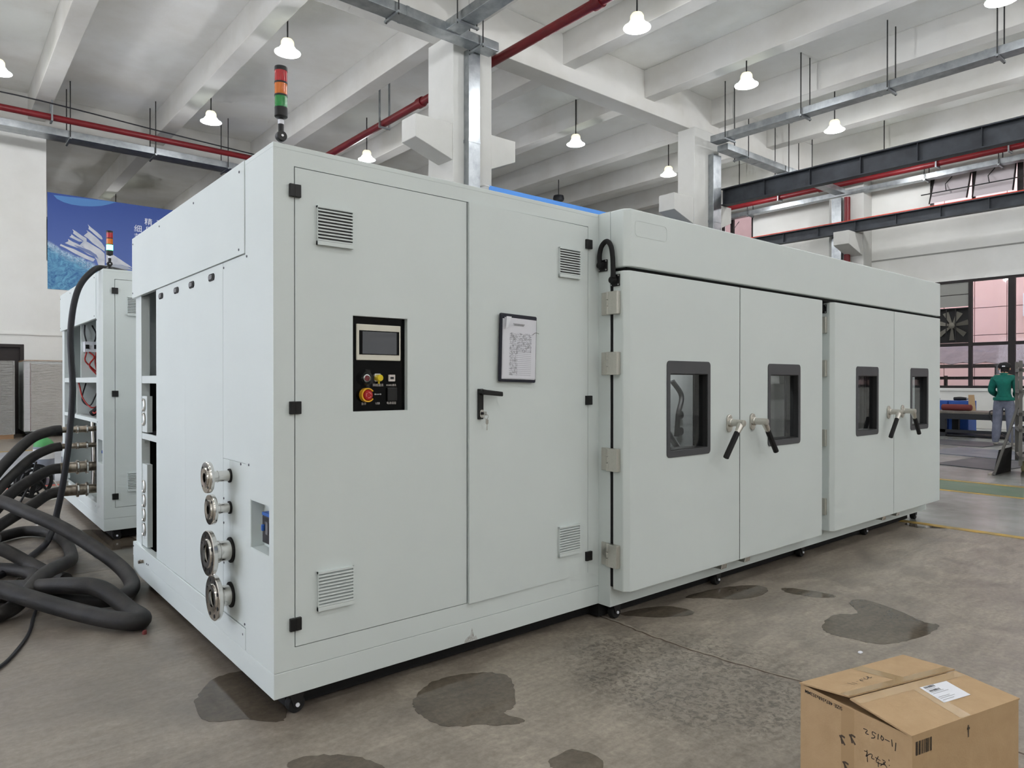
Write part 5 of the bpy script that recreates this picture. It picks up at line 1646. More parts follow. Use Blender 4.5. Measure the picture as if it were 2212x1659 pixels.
# ---- hoses
def hose(name, pts, r, label, material='hose_rubber', cat='hose', group='black hoses beside the machines', n=14):
    o = MB().tube(pts, r, n=n, sub=8).build(name, material, smooth=True)
    return tag(o, label, cat, group)
hose('rubber_hose', [(-0.155, 4.38, 0.902), (-0.23, 4.37, 0.895), (-0.38, 4.30, 0.84), (-0.56, 4.18, 0.66), (-0.80, 4.0, 0.38), (-1.2, 3.8, 0.10), (-1.7, 3.7, 0.05)], 0.042, 'thick black hose from the topmost coupling of the rear cabinet')
hose('rubber_hose', [(-0.155, 4.38, 0.761), (-0.24, 4.37, 0.745), (-0.38, 4.28, 0.68), (-0.56, 4.12, 0.52), (-0.80, 3.9, 0.28), (-1.2, 3.6, 0.08), (-1.8, 3.4, 0.05)], 0.038, 'black hose from the second coupling of the rear cabinet')
hose('rubber_hose', [(-0.155, 4.38, 0.575), (-0.24, 4.37, 0.565), (-0.38, 4.30, 0.50), (-0.52, 4.22, 0.41), (-0.72, 4.05, 0.22), (-1.0, 3.8, 0.07), (-1.6, 3.2, 0.05)], 0.044, 'black hose from the third coupling of the rear cabinet')
hose('rubber_hose', [(-0.155, 4.38, 0.378), (-0.26, 4.37, 0.355), (-0.38, 4.28, 0.29), (-0.58, 4.15, 0.19), (-0.85, 3.9, 0.07), (-1.4, 3.4, 0.05)], 0.044, 'black hose from the lowest coupling of the rear cabinet')
hose('rubber_hose', [(-1.2, 3.95, 0.55), (-0.80, 3.75, 0.49), (-0.62, 3.55, 0.45), (-0.49, 3.22, 0.40), (-0.33, 2.97, 0.32), (-0.17, 2.74, 0.2), (-0.06, 2.50, 0.10), (-0.05, 2.20, 0.055), (-0.13, 1.98, 0.052), (-0.24, 1.96, 0.052), (-0.42, 2.16, 0.052), (-0.70, 2.5, 0.046)], 0.045, 'thick black hose arching down into a bend beside the near machine')
hose('rubber_hose', [(-1.3, 2.6, 0.30), (-0.95, 2.36, 0.21), (-0.72, 2.15, 0.16), (-0.6, 1.97, 0.13), (-0.44, 1.76, 0.085), (-0.30, 1.55, 0.062), (-0.20, 1.44, 0.054), (-0.15, 1.46, 0.054), (-0.17, 1.66, 0.053), (-0.27, 1.86, 0.14), (-0.40, 2.0, 0.155), (-0.60, 2.35, 0.10), (-0.9, 2.8, 0.048)], 0.047, 'thickest black hose, with the bend nearest the viewer')
hose('rubber_hose', [(-0.60, 4.35, 0.05), (-0.40, 4.50, 0.05), (-0.24, 4.25, 0.05), (-0.20, 3.75, 0.05), (-0.24, 3.2, 0.05), (-0.36, 2.62, 0.145), (-0.5, 2.33, 0.16), (-0.66, 2.12, 0.055), (-0.85, 1.98, 0.05), (-1.3, 1.8, 0.044)], 0.043, 'dusty grey hose loop lying across the coil')
hose('rubber_hose', [(-1.2, 3.6, 0.32), (-0.85, 3.3, 0.25), (-0.66, 3.11, 0.2), (-0.51, 3.0, 0.10), (-0.40, 2.75, 0.048), (-0.35, 2.60, 0.047)], 0.042, 'grey hose leading into the coil from the left edge')
hose('rubber_hose', [(-1.5, 2.2, 0.05), (-1.0, 2.35, 0.05), (-0.75, 2.42, 0.05), (-0.55, 2.60, 0.05), (-0.50, 2.9, 0.05), (-0.68, 3.2, 0.05), (-1.1, 3.5, 0.05)], 0.042, 'grey hose lowest in the coil, mostly hidden')
hose('power_cable', [(0.30, 4.15, 2.263), (0.13, 4.06, 2.27), (0.03, 4.01, 2.24), (-0.085, 4.0, 2.06), (-0.135, 4.0, 1.72), (-0.122, 4.0, 1.25), (-0.15, 4.0, 0.82), (-0.193, 4.0, 0.47), (-0.24, 4.0, 0.22), (-0.28, 3.95, 0.10), (-0.34, 3.85, 0.03), (-0.52, 3.36, 0.03), (-0.68, 3.05, 0.03), (-1.0, 2.7, 0.03), (-1.6, 2.5, 0.03)], 0.024, 'long black cable from the top of the rear cabinet to the floor', 'cable_black', 'cable')
hose('power_cable', [(-0.50, 2.25, 0.09), (-0.57, 2.05, 0.012), (-0.62, 1.75, 0.010), (-0.69, 1.50, 0.010), (-0.78, 1.29, 0.010), (-0.95, 1.1, 0.010)], 0.009, 'thin black cable trailing to the left edge from the coil', 'cable_black', 'cable', n=8)
hose('power_cable', [(-0.22, 3.55, 0.010), (-0.33, 3.2, 0.010), (-0.36, 2.95, 0.02), (-0.42, 2.75, 0.010)], 0.008, 'thin black cable on the floor inside the hose loop', 'cable_black', 'cable', n=8)
tag(MB().lathe([(0.001, 0.0), (0.011, 0.0), (0.012, 0.012), (0.009, 0.02), (0.001, 0.021)], (-0.16, 1.36, 0), n=10).build('rubber_stopper', 'roll_maroon', smooth=True), 'tiny dark red stopper on the floor beside the hose bend', 'stopper')

# ---- loose flanged fittings beside the rear machine
for i, (x, y, lb) in enumerate(((0.03, 4.72, 'loose steel flange with a bolt stub on the floor by the rear cabinet'), (-0.06, 5.0, 'loose steel stub fitting behind the flange'))):
    t = thing('pipe_fitting', (x - 0.18, y, 0), lb, 'pipe fitting', 'loose steel fittings')
    R = 0.085 if i == 0 else 0.05
    MB().lathe([(R * 0.4, 0.0), (R, 0.0), (R, 0.014), (R * 0.45, 0.016)], (0, 0, 0), n=24).build('flange', 'steel_polished', t, smooth=True)
    MB().cyl((0, 0, 0.012), (0, 0, 0.09), R * 0.38, n=18).build('stub', 'steel', t, smooth=True)
    if i == 0:
        MB().cyl((0, 0, 0.085), (0, 0, 0.14), R * 0.3, n=14).build('nipple', 'bronze_steel', t, smooth=True)

# ---- gas cylinders
def cylinder(x, y, r, h, body, shoulder, label):
    t = thing('gas_cylinder', (x, y, 0), label, 'gas cylinder', 'small gas cylinders')
    MB().lathe([(r * 0.9, 0.0), (r, 0.02), (r, h * 0.80), (r * 0.999, h * 0.81)], (0, 0, 0), n=24).build('body', body, t, smooth=True)
    MB().lathe([(r, h * 0.81), (r * 0.92, h * 0.89), (r * 0.62, h * 0.96), (r * 0.25, h), (0.001, h)], (0, 0, 0), n=24).build('shoulder', shoulder, t, smooth=True)
    v = MB().cyl((0, 0, h - 0.01), (0, 0, h + 0.05), 0.02, n=12)
    v.build('valve_stem', 'steel', t, smooth=True)
    MB().lathe([(0.03, 0.0), (0.05, 0.008), (0.05, 0.03), (0.03, 0.038)], (0, 0, h + 0.05), n=14).build('valve_wheel', 'steel', t, smooth=True)
    MB().cyl((-0.07, 0, h + 0.035), (0.06, 0, h + 0.035), 0.016, n=10).build('valve_port', 'steel', t, smooth=True)
    MB().lathe([(r + 0.001, h * 0.55), (r + 0.002, h * 0.55), (r + 0.002, h * 0.76), (r + 0.001, h * 0.76)], (0, 0, 0), n=24, closed=True).build('paper_label', 'cyl_white', t, smooth=True)
    return t
cylinder(0.10, 8.0, 0.115, 0.60, 'cyl_grey', 'cyl_green', 'grey gas cylinder with a green shoulder behind the hoses')
cylinder(0.42, 8.25, 0.10, 0.58, 'cyl_grey', 'cyl_grey', 'plain grey gas cylinder standing behind the green shouldered one')

# ---- cable reel
rl = thing('cable_reel', (-0.16, 6.75, 0), 'black cable reel with spoked discs behind the hoses', 'cable reel', rotz=math.radians(20))
for yy in (-0.10, 0.10):
    dd_ = MB().lathe([(0.155, -0.006), (0.19, -0.006), (0.19, 0.006), (0.155, 0.006)], (0, yy, 0.21), (0, 1, 0), 28, closed=True).build('reel_disc', 'black_plastic', rl, smooth=True)
    for k in range(6):
        a = 2 * PI * k / 6 + 0.3
        MB().bar((0.04 * math.cos(a), yy, 0.21 + 0.04 * math.sin(a)), (0.158 * math.cos(a), yy, 0.21 + 0.158 * math.sin(a)), 0.05, 0.010).build('spoke', 'black_plastic', dd_)
MB().cyl((0, -0.12, 0.21), (0, 0.12, 0.21), 0.05, n=18).build('hub', 'black_plastic', rl, smooth=True)
for k in range(4):
    MB().lathe([(0.11 - 0.0, -0.018), (0.13, -0.018), (0.13, 0.018), (0.11, 0.018)], (0, -0.066 + 0.044 * k, 0.21), (0, 1, 0), 22, closed=True).build('cable_turn', 'cable_black', rl, smooth=True)
MB().tube([(-0.16, -0.13, 0.0), (-0.05, -0.13, 0.2), (0.0, -0.13, 0.42), (0.0, 0.13, 0.42), (-0.05, 0.13, 0.2), (-0.16, 0.13, 0.0)], 0.012, n=8, smooth=False).build('stand', 'black_plastic', rl, smooth=True)
MB().tube([(0.16, -0.13, 0.012), (0.05, -0.13, 0.2), (0.0, -0.13, 0.22)], 0.012, n=8, smooth=False).tube([(0.16, 0.13, 0.012), (0.05, 0.13, 0.2), (0.0, 0.13, 0.22)], 0.012, n=8, smooth=False).build('stand_leg', 'black_plastic', rl, smooth=True)
MB().tube([(0.12, -0.02, 0.25), (0.20, -0.06, 0.20), (0.25, -0.10, 0.10), (0.32, -0.15, 0.015), (0.2, -0.3, 0.012), (0.02, -0.25, 0.012), (0.12, -0.12, 0.03)], 0.009, n=6).build('loose_cable', 'cable_white', rl, smooth=True)

# ---- film wrapped cabinets by the back wall
wc = thing('wrapped_cabinet', (0.66, 16.95, 0), 'beige cabinet wrapped in clear film with a round porthole, by the back wall', 'cabinet')
MB().box(0.0, 1.7, 0.02, 1.3, 0.14, 1.78).build('carcass', 'white_paint', wc, bevel=0.004)
MB().box(0.14, 1.68, 0.0, 0.02, 0.18, 1.72).build('front_panel', 'wrapped_panel', wc)
MB().box(0.0, 0.11, -0.004, 0.02, 0.16, 1.74).build('door_edge', 'label_white', wc)
MB().box(0.112, 0.132, -0.003, 0.02, 0.16, 1.74).build('door_gap', 'roll_maroon', wc)
MB().box(0.0, 1.7, -0.01, 1.3, 1.78, 1.81).build('wooden_lath', 'wood_edge', wc)
MB().lathe([(0.105, 0.0), (0.125, 0.0), (0.125, 0.012), (0.105, 0.012)], (0.90, 0.0, 0.93), (0, -1, 0), 28, closed=True).build('porthole_ring', 'wire_grey', wc, smooth=True)
MB().box(0.80, 1.0, -0.013, -0.006, 0.92, 0.945).build('porthole_bar', 'wire_grey', wc)
MB().box(-0.015, 1.72, -0.03, -0.027, 0.16, 1.80).build('film_wrap', 'stretch_film', wc)
for xx in (0.1, 1.6):
    MB().lathe([(0.02, -0.02), (0.05, -0.02), (0.05, 0.02), (0.02, 0.02)], (xx, 0.1, 0.05), (0, 1, 0), 16).build('caster', 'black_rubber', wc, smooth=True)
MB().box(0.02, 1.68, 0.05, 1.25, 0.09, 0.14).build('plinth', 'black_plastic', wc)
wp = thing('wrapped_equipment', (-0.60, 16.8, 0), 'dark equipment loosely covered with clear film at the left edge', 'equipment')
MB().box(0.0, 1.05, 0.0, 1.3, 0.10, 1.76).build('dark_body', 'inner_dark', wp, bevel=0.02)
MB().box(-0.02, 1.07, -0.05, -0.047, 0.10, 1.78).build('film_wrap', 'stretch_film', wp)
MB().box(0.0, 1.05, 0.0, 1.3, 0.0, 0.10).build('pallet', 'wood_edge', wp)

# ---- blue banner with a sailing ship on the parapet of the back wall
bn = thing('ship_banner', (1.30, 18.588, 3.68), 'blue banner showing a white sailing ship on a wave', 'banner')
MB().box(0, 6.4, 0.0, 0.012, 0, 2.47).build('banner_sheet', 'sea_print', bn)
def print_poly(name, poly, mt, y=-0.002):
    """flat printed shape; poly in sheet metres (x, z)"""
    return MB().prism([(p[0], y, p[1]) for p in poly], (0, 0.0015, 0)).build(name, mt, bn)
def Bz(px, py):
    # a point of the print in sheet metres
    p = px - 85
    return (p * (0.001415 + 8.9e-8 * p), 2.47 - (py - 85 - 0.149 * p) * 0.001700 * (1 + 6e-5 * p))
circ = [Bz(x, y) for (x, y) in ((175, 130), (230, 190), (330, 240), (450, 275), (600, 297), (750, 303), (900, 295), (1010, 272), (1120, 240))]
print_poly('print_circle', circ, 'banner_circle')
SAILS = [
    ('sail', [(690, 570), (730, 610), (830, 690), (895, 750), (912, 790), (900, 800), (850, 770), (760, 690), (700, 640), (708, 610)], 'sail_white'),
    ('sail', [(670, 660), (720, 690), (820, 770), (900, 850), (945, 920), (940, 975), (860, 920), (760, 850), (690, 780), (630, 740), (690, 690)], 'sail_white'),
    ('sail', [(460, 645), (520, 680), (600, 740), (670, 780), (675, 830), (640, 860), (610, 900), (560, 890), (600, 850), (625, 820), (540, 760), (470, 705), (478, 680)], 'sail_white'),
    ('sail', [(445, 720), (500, 760), (580, 800), (620, 830), (560, 830), (480, 790), (415, 760), (440, 745)], 'sail_white'),
    ('sail', [(395, 790), (460, 830), (530, 860), (600, 900), (690, 960), (780, 1020), (830, 1070), (700, 1020), (560, 930), (440, 890), (345, 850), (400, 825)], 'sail_white'),
    ('sail', [(285, 865), (360, 900), (480, 940), (600, 1000), (700, 1050), (800, 1090), (770, 1130), (640, 1080), (480, 1000), (360, 930), (270, 890)], 'sail_white'),
    ('sail', [(590, 880), (680, 830), (780, 890), (880, 950), (940, 1010), (945, 1100), (940, 1190), (850, 1190), (820, 1100), (760, 1010), (660, 940)], 'sail_white'),
    ('sail', [(960, 985), (1060, 1020), (1180, 1100), (1300, 1180), (1360, 1225), (1200, 1180), (1060, 1170), (960, 1150)], 'sail_white'),
    ('sail_shadow', [(480, 880), (580, 910), (720, 960), (820, 1030), (850, 1090), (740, 1030), (600, 960)], 'sail_shade'),
    ('ship_hull', [(840, 1195), (960, 1180), (1100, 1170), (1260, 1195), (1360, 1250), (1100, 1245), (860, 1230)], 'hull_grey'),
]
for i, (nm, pl, mt) in enumerate(SAILS):
    print_poly(nm, [Bz(*p) for p in pl], mt, -0.002 - 0.0002 * i)
for (tx, px, py) in (('精', 1595, 545), ('品', 1595, 668), ('求', 1770, 560), ('细', 1440, 645), ('节', 1440, 768), ('精', 1770, 690)):
    a, b = Bz(px, py)
    text_mesh('banner_lettering', tx, 0.205, 'banner_white', bn, (a, -0.006, b), (1, 0, 0), (0, 0, 1))
# ---- plain blue banner beside the middle column
b2 = thing('blue_banner', (6.84, 7.37, 2.6), 'bright blue banner strung from the middle column with white script', 'banner')
MB().box(0, 6.4, 0, 0.01, 0, 2.30).build('banner_sheet', 'banner_blue', b2)
MB().tube([(0.01, 0.0, 2.28), (-0.03, 0.08, 2.31), (-0.04, 0.232, 2.32)], 0.012, n=6).build('tie_cord', 'cable_white', b2)
scr = [[(0.78, 1.95), (0.80, 2.08), (0.86, 2.08), (0.86, 1.98), (0.92, 2.06), (0.95, 2.0), (0.93, 1.93), (1.0, 2.05), (1.04, 2.04), (1.05, 1.93)],
       [(1.2, 1.92), (1.4, 1.99), (1.55, 1.95), (1.62, 2.02), (1.66, 1.98), (1.62, 1.94), (1.8, 1.96), (2.1, 1.92)]]
stroke_mesh('banner_script', scr, 0.02, 'banner_white', b2, lambda a, b: (a, -0.002, b))

# ================================================================== RIGHT HAND WORKSHOP CORNER
# ---- workbench by the window
wbn = thing('workbench', (17.55, -1.2, 0), 'long low steel workbench under the window band', 'workbench')
MB().box(0, 1.0, 0, 6.4, 0.55, 0.60).build('bench_top', 'bench_top', wbn, bevel=0.004)
MB().box(-0.01, 0.05, 0, 6.4, 0.42, 0.55).build('apron', 'bench_dark', wbn)
MB().box(0.95, 1.0, 0, 6.4, 0.42, 0.55).build('apron', 'bench_dark', wbn)
for yy in (0.1, 1.6, 3.1, 4.6, 6.15):
    for xx in (0.0, 0.88):
        MB().box(xx, xx + 0.12, yy, yy + 0.14, 0, 0.42).build('leg', 'bench_dark', wbn)
MB().box(0.0, 0.06, 0.1, 6.2, 0.10, 0.17).build('lower_rail', 'bench_dark', wbn)
MB().box(0.06, 0.94, 0.1, 6.2, 0.02, 0.05).build('lower_shelf', 'bench_dark', wbn)
tag(MB().lathe([(0.05, 0), (0.075, 0.02), (0.08, 0.3), (0.075, 0.62), (0.05, 0.64)], (17.9, 2.95, 0.685), (0, 1, 0), 14).build('rolled_mat', 'roll_maroon', smooth=True), 'dark red roll lying on the workbench', 'roll')
tg = thing('welding_torch', (17.75, 2.0, 0.60), 'torch with a dark cable hanging off the workbench', 'tool')
MB().cyl((0.1, 0.1, 0.03), (0.1, 0.45, 0.035), 0.022, n=10).build('torch_handle', 'bench_dark', tg, smooth=True)
MB().cyl((0.1, -0.10, 0.03), (0.1, 0.1, 0.03), 0.016, n=10).build('torch_nozzle', 'cap_yellow', tg, smooth=True)
MB().tube([(0.1, 0.45, 0.035), (-0.16, 0.5, 0.02), (-0.24, 0.45, -0.15), (-0.26, 0.30, -0.4), (-0.3, 0.1, -0.56), (-0.4, -0.1, -0.585), (-0.5, -0.3, -0.585)], 0.016, n=8).build('torch_cable', 'cable_black', tg, smooth=True)
# blue cabinets behind the bench
for i, (y0, y1, lb) in enumerate(((3.28, 3.72, 'right blue steel cabinet behind the workbench'), (3.74, 4.9, 'left blue steel cabinet behind the workbench'))):
    t = thing('blue_cabinet', (18.75, y0, 0), lb, 'cabinet', 'blue cabinets behind the bench')
    MB().box(0, 0.6, 0, y1 - y0, 0.03, 0.82).build('body', 'plant_blue', t, bevel=0.006)
    MB().box(-0.012, 0.0, 0.02, y1 - y0 - 0.02, 0.06, 0.79).build('door', 'plant_blue', t, bevel=0.003)
    MB().box(0.02, 0.58, 0.02, y1 - y0 - 0.02, 0, 0.03).build('plinth', 'bench_dark', t)
pt = thing('power_tool', (18.95, 3.5, 0.82), 'black hand tool lying on the right blue cabinet', 'tool')
MB().tube([(0, 0.16, 0.05), (0, 0.0, 0.055), (0, -0.12, 0.05)], 0.045, n=10, rr=lambda t: 0.05 - 0.02 * abs(t - 0.4)).build('motor_body', 'black_plastic', pt, smooth=True)
MB().cyl((0, -0.12, 0.05), (0, -0.2, 0.07), 0.025, n=10).build('tool_head', 'steel', pt, smooth=True)
bg_ = thing('tool_bag', (18.95, 4.15, 0.82), 'black soft tool bag on the left blue cabinet', 'bag')
MB().lathe([(0.001, 0.0), (0.16, 0.0), (0.17, 0.05), (0.12, 0.11), (0.001, 0.12)], (0, 0, 0), n=16).build('bag_body', 'black_rubber', bg_, smooth=True)
MB().tube([(0, -0.1, 0.09), (0, -0.06, 0.17), (0, 0.06, 0.17), (0, 0.1, 0.09)], 0.012, n=6).build('bag_handle', 'black_rubber', bg_, smooth=True)
tag(MB().hexa([(18.5, 3.05, 0.60), (18.53, 3.05, 0.60), (18.53, 3.20, 0.60), (18.5, 3.20, 0.60), (18.54, 3.1, 0.98), (18.57, 3.1, 0.98), (18.57, 3.22, 0.98), (18.54, 3.22, 0.98)]).build('wooden_offcut', 'cardboard'), 'pale wooden offcut propped against the blue cabinet', 'offcut')

# ---- steel sheets on the floor
for (poly, mt, lb) in (([(10.95, 0.55), (12.5, 0.35), (12.7, 1.35), (11.2, 1.5)], 'plate_dark', 'dark steel sheet on the floor nearest the green stripe'),
                       ([(12.75, 0.75), (14.3, 0.6), (14.6, 2.2), (13.0, 2.3)], 'plate_blue_grey', 'bluish steel sheet on the floor behind the dark one'),
                       ([(15.0, 1.9), (16.3, 1.75), (16.5, 3.4), (15.2, 3.5)], 'plate_dark', 'dark steel sheet on the floor in front of the workbench')):
    tag(MB().prism([(p[0], p[1], 0.0022) for p in poly], (0, 0, 0.012)).build('steel_sheet', mt, bevel=0.002), lb, 'sheet', 'steel sheets on the floor')

# ---- trolley at the right edge
ct = thing('steel_trolley', (11.2, 0.40, 0), 'grey steel trolley with shelves cut by the right edge', 'trolley', rotz=math.radians(-162.9))
for (a, b) in ((0, 0), (0.8, 0), (0, 1.2), (0.8, 1.2)):
    p = MB().box(a - 0.02, a + 0.02, b - 0.02, b + 0.02, 0.16, 1.60).build('post', 'cart_grey', ct)
for (zz, dk) in ((0.24, 0), (0.62, 0), (0.84, 0), (1.15, 1), (1.45, 1)):
    m = MB()
    m.ring([(-0.02, -0.02, zz), (0.82, -0.02, zz), (0.82, 1.22, zz), (-0.02, 1.22, zz)], [(0.02, 0.02, zz), (0.78, 0.02, zz), (0.78, 1.18, zz), (0.02, 1.18, zz)], (0, 0, 0.045))
    m.build('shelf_frame', 'cart_grey', ct)
    if not dk:
        MB().box(0.0, 0.8, 0.0, 1.2, zz + 0.005, zz + 0.015).build('shelf', 'cart_grey', ct)
for (a, b) in ((0.05, 0.08), (0.75, 0.08), (0.05, 1.12), (0.75, 1.12)):
    w = MB().lathe([(0.03, -0.022), (0.075, -0.022), (0.08, -0.015), (0.08, 0.015), (0.075, 0.022), (0.03, 0.022)], (a, b, 0.08), (0.2, 1, 0), 22).build('wheel', 'wheel_cream', ct, smooth=True)
    MB().lathe([(0.001, -0.026), (0.04, -0.026), (0.04, 0.026), (0.001, 0.026)], (a, b, 0.08), (0.2, 1, 0), 18).build('wheel_hub', 'black_plastic', w, smooth=True)
    MB().box(a - 0.03, a + 0.03, b - 0.035, b + 0.035, 0.155, 0.175).build('wheel_fork', 'steel', ct)
for (i, (zz, mt, w_, lb)) in enumerate(((0.255, 'bench_dark', 0.5, 'dark machine part on the lowest trolley shelf'), (0.635, 'bench_dark', 0.4, 'dark machine part on the middle trolley shelf'), (0.855, 'cyl_white', 0.25, 'pale part on the upper trolley shelf'))):
    t = thing('machine_part', (11.0, 0.05, zz), lb, 'part', rotz=math.radians(-162.9))
    MB().lathe([(0.10, 0.0), (0.16, 0.03), (0.15, 0.12), (0.08, 0.16), (0.08, 0.19)], (0.1, 0.3, 0), n=16).build('housing', mt, t, smooth=True)
    MB().cyl((0.1, 0.3, 0.15), (0.1, 0.3, 0.21), 0.05, n=12).build('collar', 'steel', t, smooth=True)
pn = thing('leaning_panel', (10.36, 0.45, 0), 'black panel with a long thin pole leaning against the trolley', 'panel')
MB().hexa([(0.0, 0.0, 0.002), (0.74, -0.005, 0.002), (0.74, 0.010, 0.002), (0.0, 0.015, 0.002), (0.03, -0.06, 0.36), (0.74, -0.02, 0.36), (0.74, -0.005, 0.36), (0.03, -0.045, 0.36)]).build('panel_sheet', 'black_rubber', pn)
MB().bar((-0.01, 0.0, 0.01), (0.10, -0.30, 1.15), 0.03).build('pole', 'cart_grey', pn)
MB().hexa([(-0.04, 0.02, 0.0), (0.16, 0.07, 0.0), (0.14, 0.12, 0.0), (-0.03, 0.07, 0.0), (-0.03, 0.02, 0.03), (0.15, 0.06, 0.03), (0.13, 0.10, 0.02), (-0.03, 0.06, 0.02)]).build('panel_foot', 'dust_white', pn)
st = thing('small_stool', (15.1, 1.28, 0), 'small metal stool with a white seat beside the worker', 'stool')
MB().box(-0.16, 0.16, -0.16, 0.16, 0.44, 0.47).build('seat', 'label_white', st, bevel=0.004)
for (a, b) in ((-0.13, -0.13), (0.13, -0.13), (-0.13, 0.13), (0.13, 0.13)):
    MB().box(a - 0.015, a + 0.015, b - 0.015, b + 0.015, 0, 0.44).build('leg', 'cart_grey', st)

# ---- the worker, seen from behind
def person():
    t = thing('person', (15.72, 1.74, 0), 'worker in a green jacket, grey trousers and black cap standing with back turned', 'person', rotz=0.12)
    # +x is forward (away from the camera, toward the bench), +y is the person's left
    V_, E_, R_ = [], [], []
    def add(p, r, par=None):
        V_.append(p); R_.append(r)
        if par is not None:
            E_.append((par, len(V_) - 1))
        return len(V_) - 1
    hip = add((0.0, 0.0, 0.93), (0.155, 0.115))
    waist = add((0.0, 0.0, 1.04), (0.165, 0.120), hip)
    belly = add((0.005, 0.0, 1.15), (0.172, 0.125), waist)
    chest = add((0.0, 0.0, 1.29), (0.19, 0.14), belly)
    shou = add((-0.005, 0.0, 1.395), (0.135, 0.098), chest)
    neck = add((0.01, 0.0, 1.455), (0.062, 0.060), shou)
    head0 = add((0.035, 0.0, 1.525), (0.073, 0.085), neck)
    head1 = add((0.045, 0.0, 1.60), (0.078, 0.095), head0)
    head2 = add((0.045, 0.0, 1.655), (0.058, 0.070), head1)
    for s in (-1, 1):
        sh = add((-0.005, s * 0.165, 1.375), (0.078, 0.078), shou)
        el = add((0.03, s * 0.222, 1.12), (0.076, 0.076), sh)
        fo = add((0.17, s * 0.17, 1.05), (0.058, 0.058), el)
        wr_ = add((0.29, s * 0.155, 1.0), (0.034, 0.034), fo)
        pa = add((0.36, s * 0.155, 0.975), (0.036, 0.022), wr_)
        for q, (dy, L) in enumerate(((-0.028, 0.070), (-0.010, 0.082), (0.010, 0.078), (0.028, 0.062))):
            k1 = add((0.40, s * 0.155 + dy, 0.970), (0.009, 0.009), pa)
            k2 = add((0.40 + L * 0.55, s * 0.155 + dy, 0.958), (0.0085, 0.0085), k1)
            add((0.40 + L * 0.85, s * 0.155 + dy, 0.935), (0.0075, 0.0075), k2)
        th = add((0.345, s * 0.155 - s * 0.040, 0.975), (0.010, 0.010), pa)
        add((0.385, s * 0.155 - s * 0.058, 0.962), (0.009, 0.009), th)
        hp = add((0.0, s * 0.095, 0.86), (0.108, 0.105), hip)
        kn = add((0.015, s * 0.115, 0.49), (0.092, 0.090), hp)
        ca = add((-0.005, s * 0.125, 0.30), (0.088, 0.088), kn)
        an = add((-0.01, s * 0.14, 0.115), (0.070, 0.070), ca)
        he = add((-0.01, s * 0.14, 0.05), (0.045, 0.045), an)
        ft = add((0.09, s * 0.15, 0.045), (0.043, 0.036), he)
        add((0.165, s * 0.155, 0.038), (0.036, 0.026), ft)
    me = bpy.data.meshes.new('worker_body')
    me.from_pydata(V_, E_, [])
    o = bpy.data.objects.new('worker_body', me)
    COL.objects.link(o)
    sk = o.modifiers.new('skin', 'SKIN')
    sk.use_smooth_shade = True
    for i, sv in enumerate(me.skin_vertices[0].data):
        sv.radius = R_[i]
        sv.use_root = (i == 0)
    sb = o.modifiers.new('sub', 'SUBSURF')
    sb.levels = 2
    sb.render_levels = 2
    dg = bpy.context.evaluated_depsgraph_get()
    me2 = bpy.data.meshes.new_from_object(o.evaluated_get(dg))
    bpy.data.objects.remove(o, do_unlink=True)
    me2.materials.clear()
    for nm in ('jacket_green', 'trousers_grey', 'skin', 'shoe_white', 'hair_black'):
        me2.materials.append(MATS[nm])
    for p in me2.polygons:
        c = p.center
        p.use_smooth = True
        if c.z > 1.60 or (c.z > 1.50 and c.x < 0.03):
            k = 4
        elif c.z > 1.445 or c.x > 0.27:
            k = 2
        elif c.z > 0.945 or (abs(c.y) > 0.19 and c.z > 0.9):
            k = 0
        elif c.z > 0.075:
            k = 1
        else:
            k = 3
        p.material_index = k
    me2.name = 'body'
    b = bpy.data.objects.new('body', me2)
    COL.objects.link(b)
    b.parent = t
    # cap with strap opening, jacket hem band, collar, face
    MB().lathe([(0.112, 0.0), (0.116, 0.02), (0.108, 0.06), (0.080, 0.10), (0.03, 0.118), (0.001, 0.12)], (0.048, 0, 1.585), (0.10, 0, 1), 24).build('cap', 'cap_black', t, smooth=True)
    MB().prism([(0.14, -0.07, 1.590), (0.20, -0.06, 1.575), (0.225, 0.0, 1.57), (0.20, 0.06, 1.575), (0.14, 0.07, 1.590)], (0, 0, 0.008)).build('cap_brim', 'cap_black', t)
    MB().prism([(-0.066, -0.028, 1.608), (-0.066, 0.028, 1.608), (-0.066, 0.024, 1.632), (-0.066, -0.024, 1.632)], (-0.006, 0, 0)).build('cap_badge', 'label_white', t)
    MB().lathe([(0.178, 0.0), (0.186, 0.01), (0.186, 0.055), (0.176, 0.065), (0.15, 0.06), (0.15, 0.005)], (0.0, 0, 0.925), n=28, closed=True).build('jacket_hem', 'jacket_green', t, smooth=True)
    MB().lathe([(0.085, 0.0), (0.088, 0.01), (0.078, 0.045), (0.068, 0.045), (0.072, 0.0)], (0.01, 0, 1.432), (0.15, 0, 1), 22, closed=True).build('collar', 'jacket_green', t, smooth=True)
    for s in (-1, 1):
        MB().lathe([(0.001, -0.012), (0.024, -0.008), (0.028, 0.0), (0.022, 0.010), (0.001, 0.012)], (0.045, s * 0.092, 1.565), (0.2, s, 0), 12).build('ear', 'skin', t, smooth=True)
        MB().lathe([(0.001, 0.0), (0.011, 0.002), (0.008, 0.008), (0.001, 0.009)], (0.128, s * 0.032, 1.575), (1, 0, 0), 10).build('eye', 'hair_black', t, smooth=True)
    MB().hexa([(0.12, -0.014, 1.53), (0.152, -0.010, 1.532), (0.152, 0.010, 1.532), (0.12, 0.014, 1.53), (0.118, -0.008, 1.578), (0.128, -0.006, 1.578), (0.128, 0.006, 1.578), (0.118, 0.008, 1.578)]).build('nose', 'skin', t, bevel=0.004)
    MB().box(0.108, 0.118, -0.024, 0.024, 1.497, 1.505).build('mouth', 'button_red', t, bevel=0.003)
    return t
person()

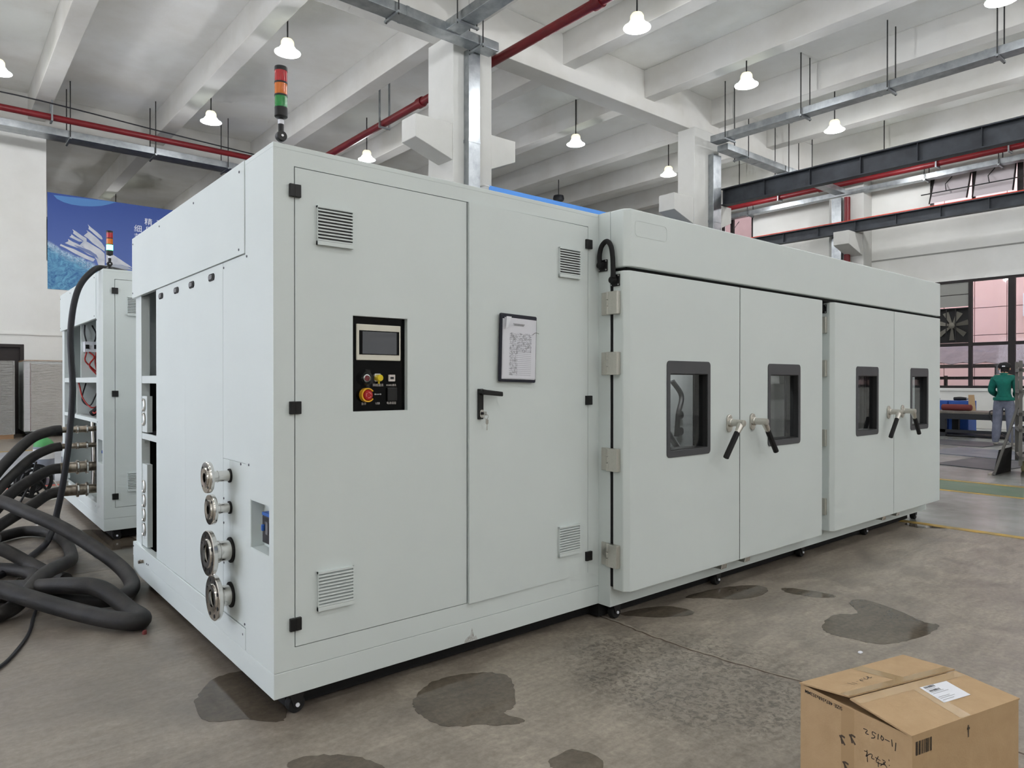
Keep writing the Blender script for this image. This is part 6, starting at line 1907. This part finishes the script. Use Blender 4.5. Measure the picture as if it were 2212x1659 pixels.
tag(MB().prism([(2.43, -1.155, 0.0005), (2.452, -1.158, 0.0005), (2.46, -1.145, 0.0005), (2.448, -1.138, 0.0005), (2.432, -1.142, 0.0005)], (0.001, 0, 0.004)).build('paper_scrap', 'label_white'), 'tiny white scrap on the floor between the box and the puddle', 'scrap')
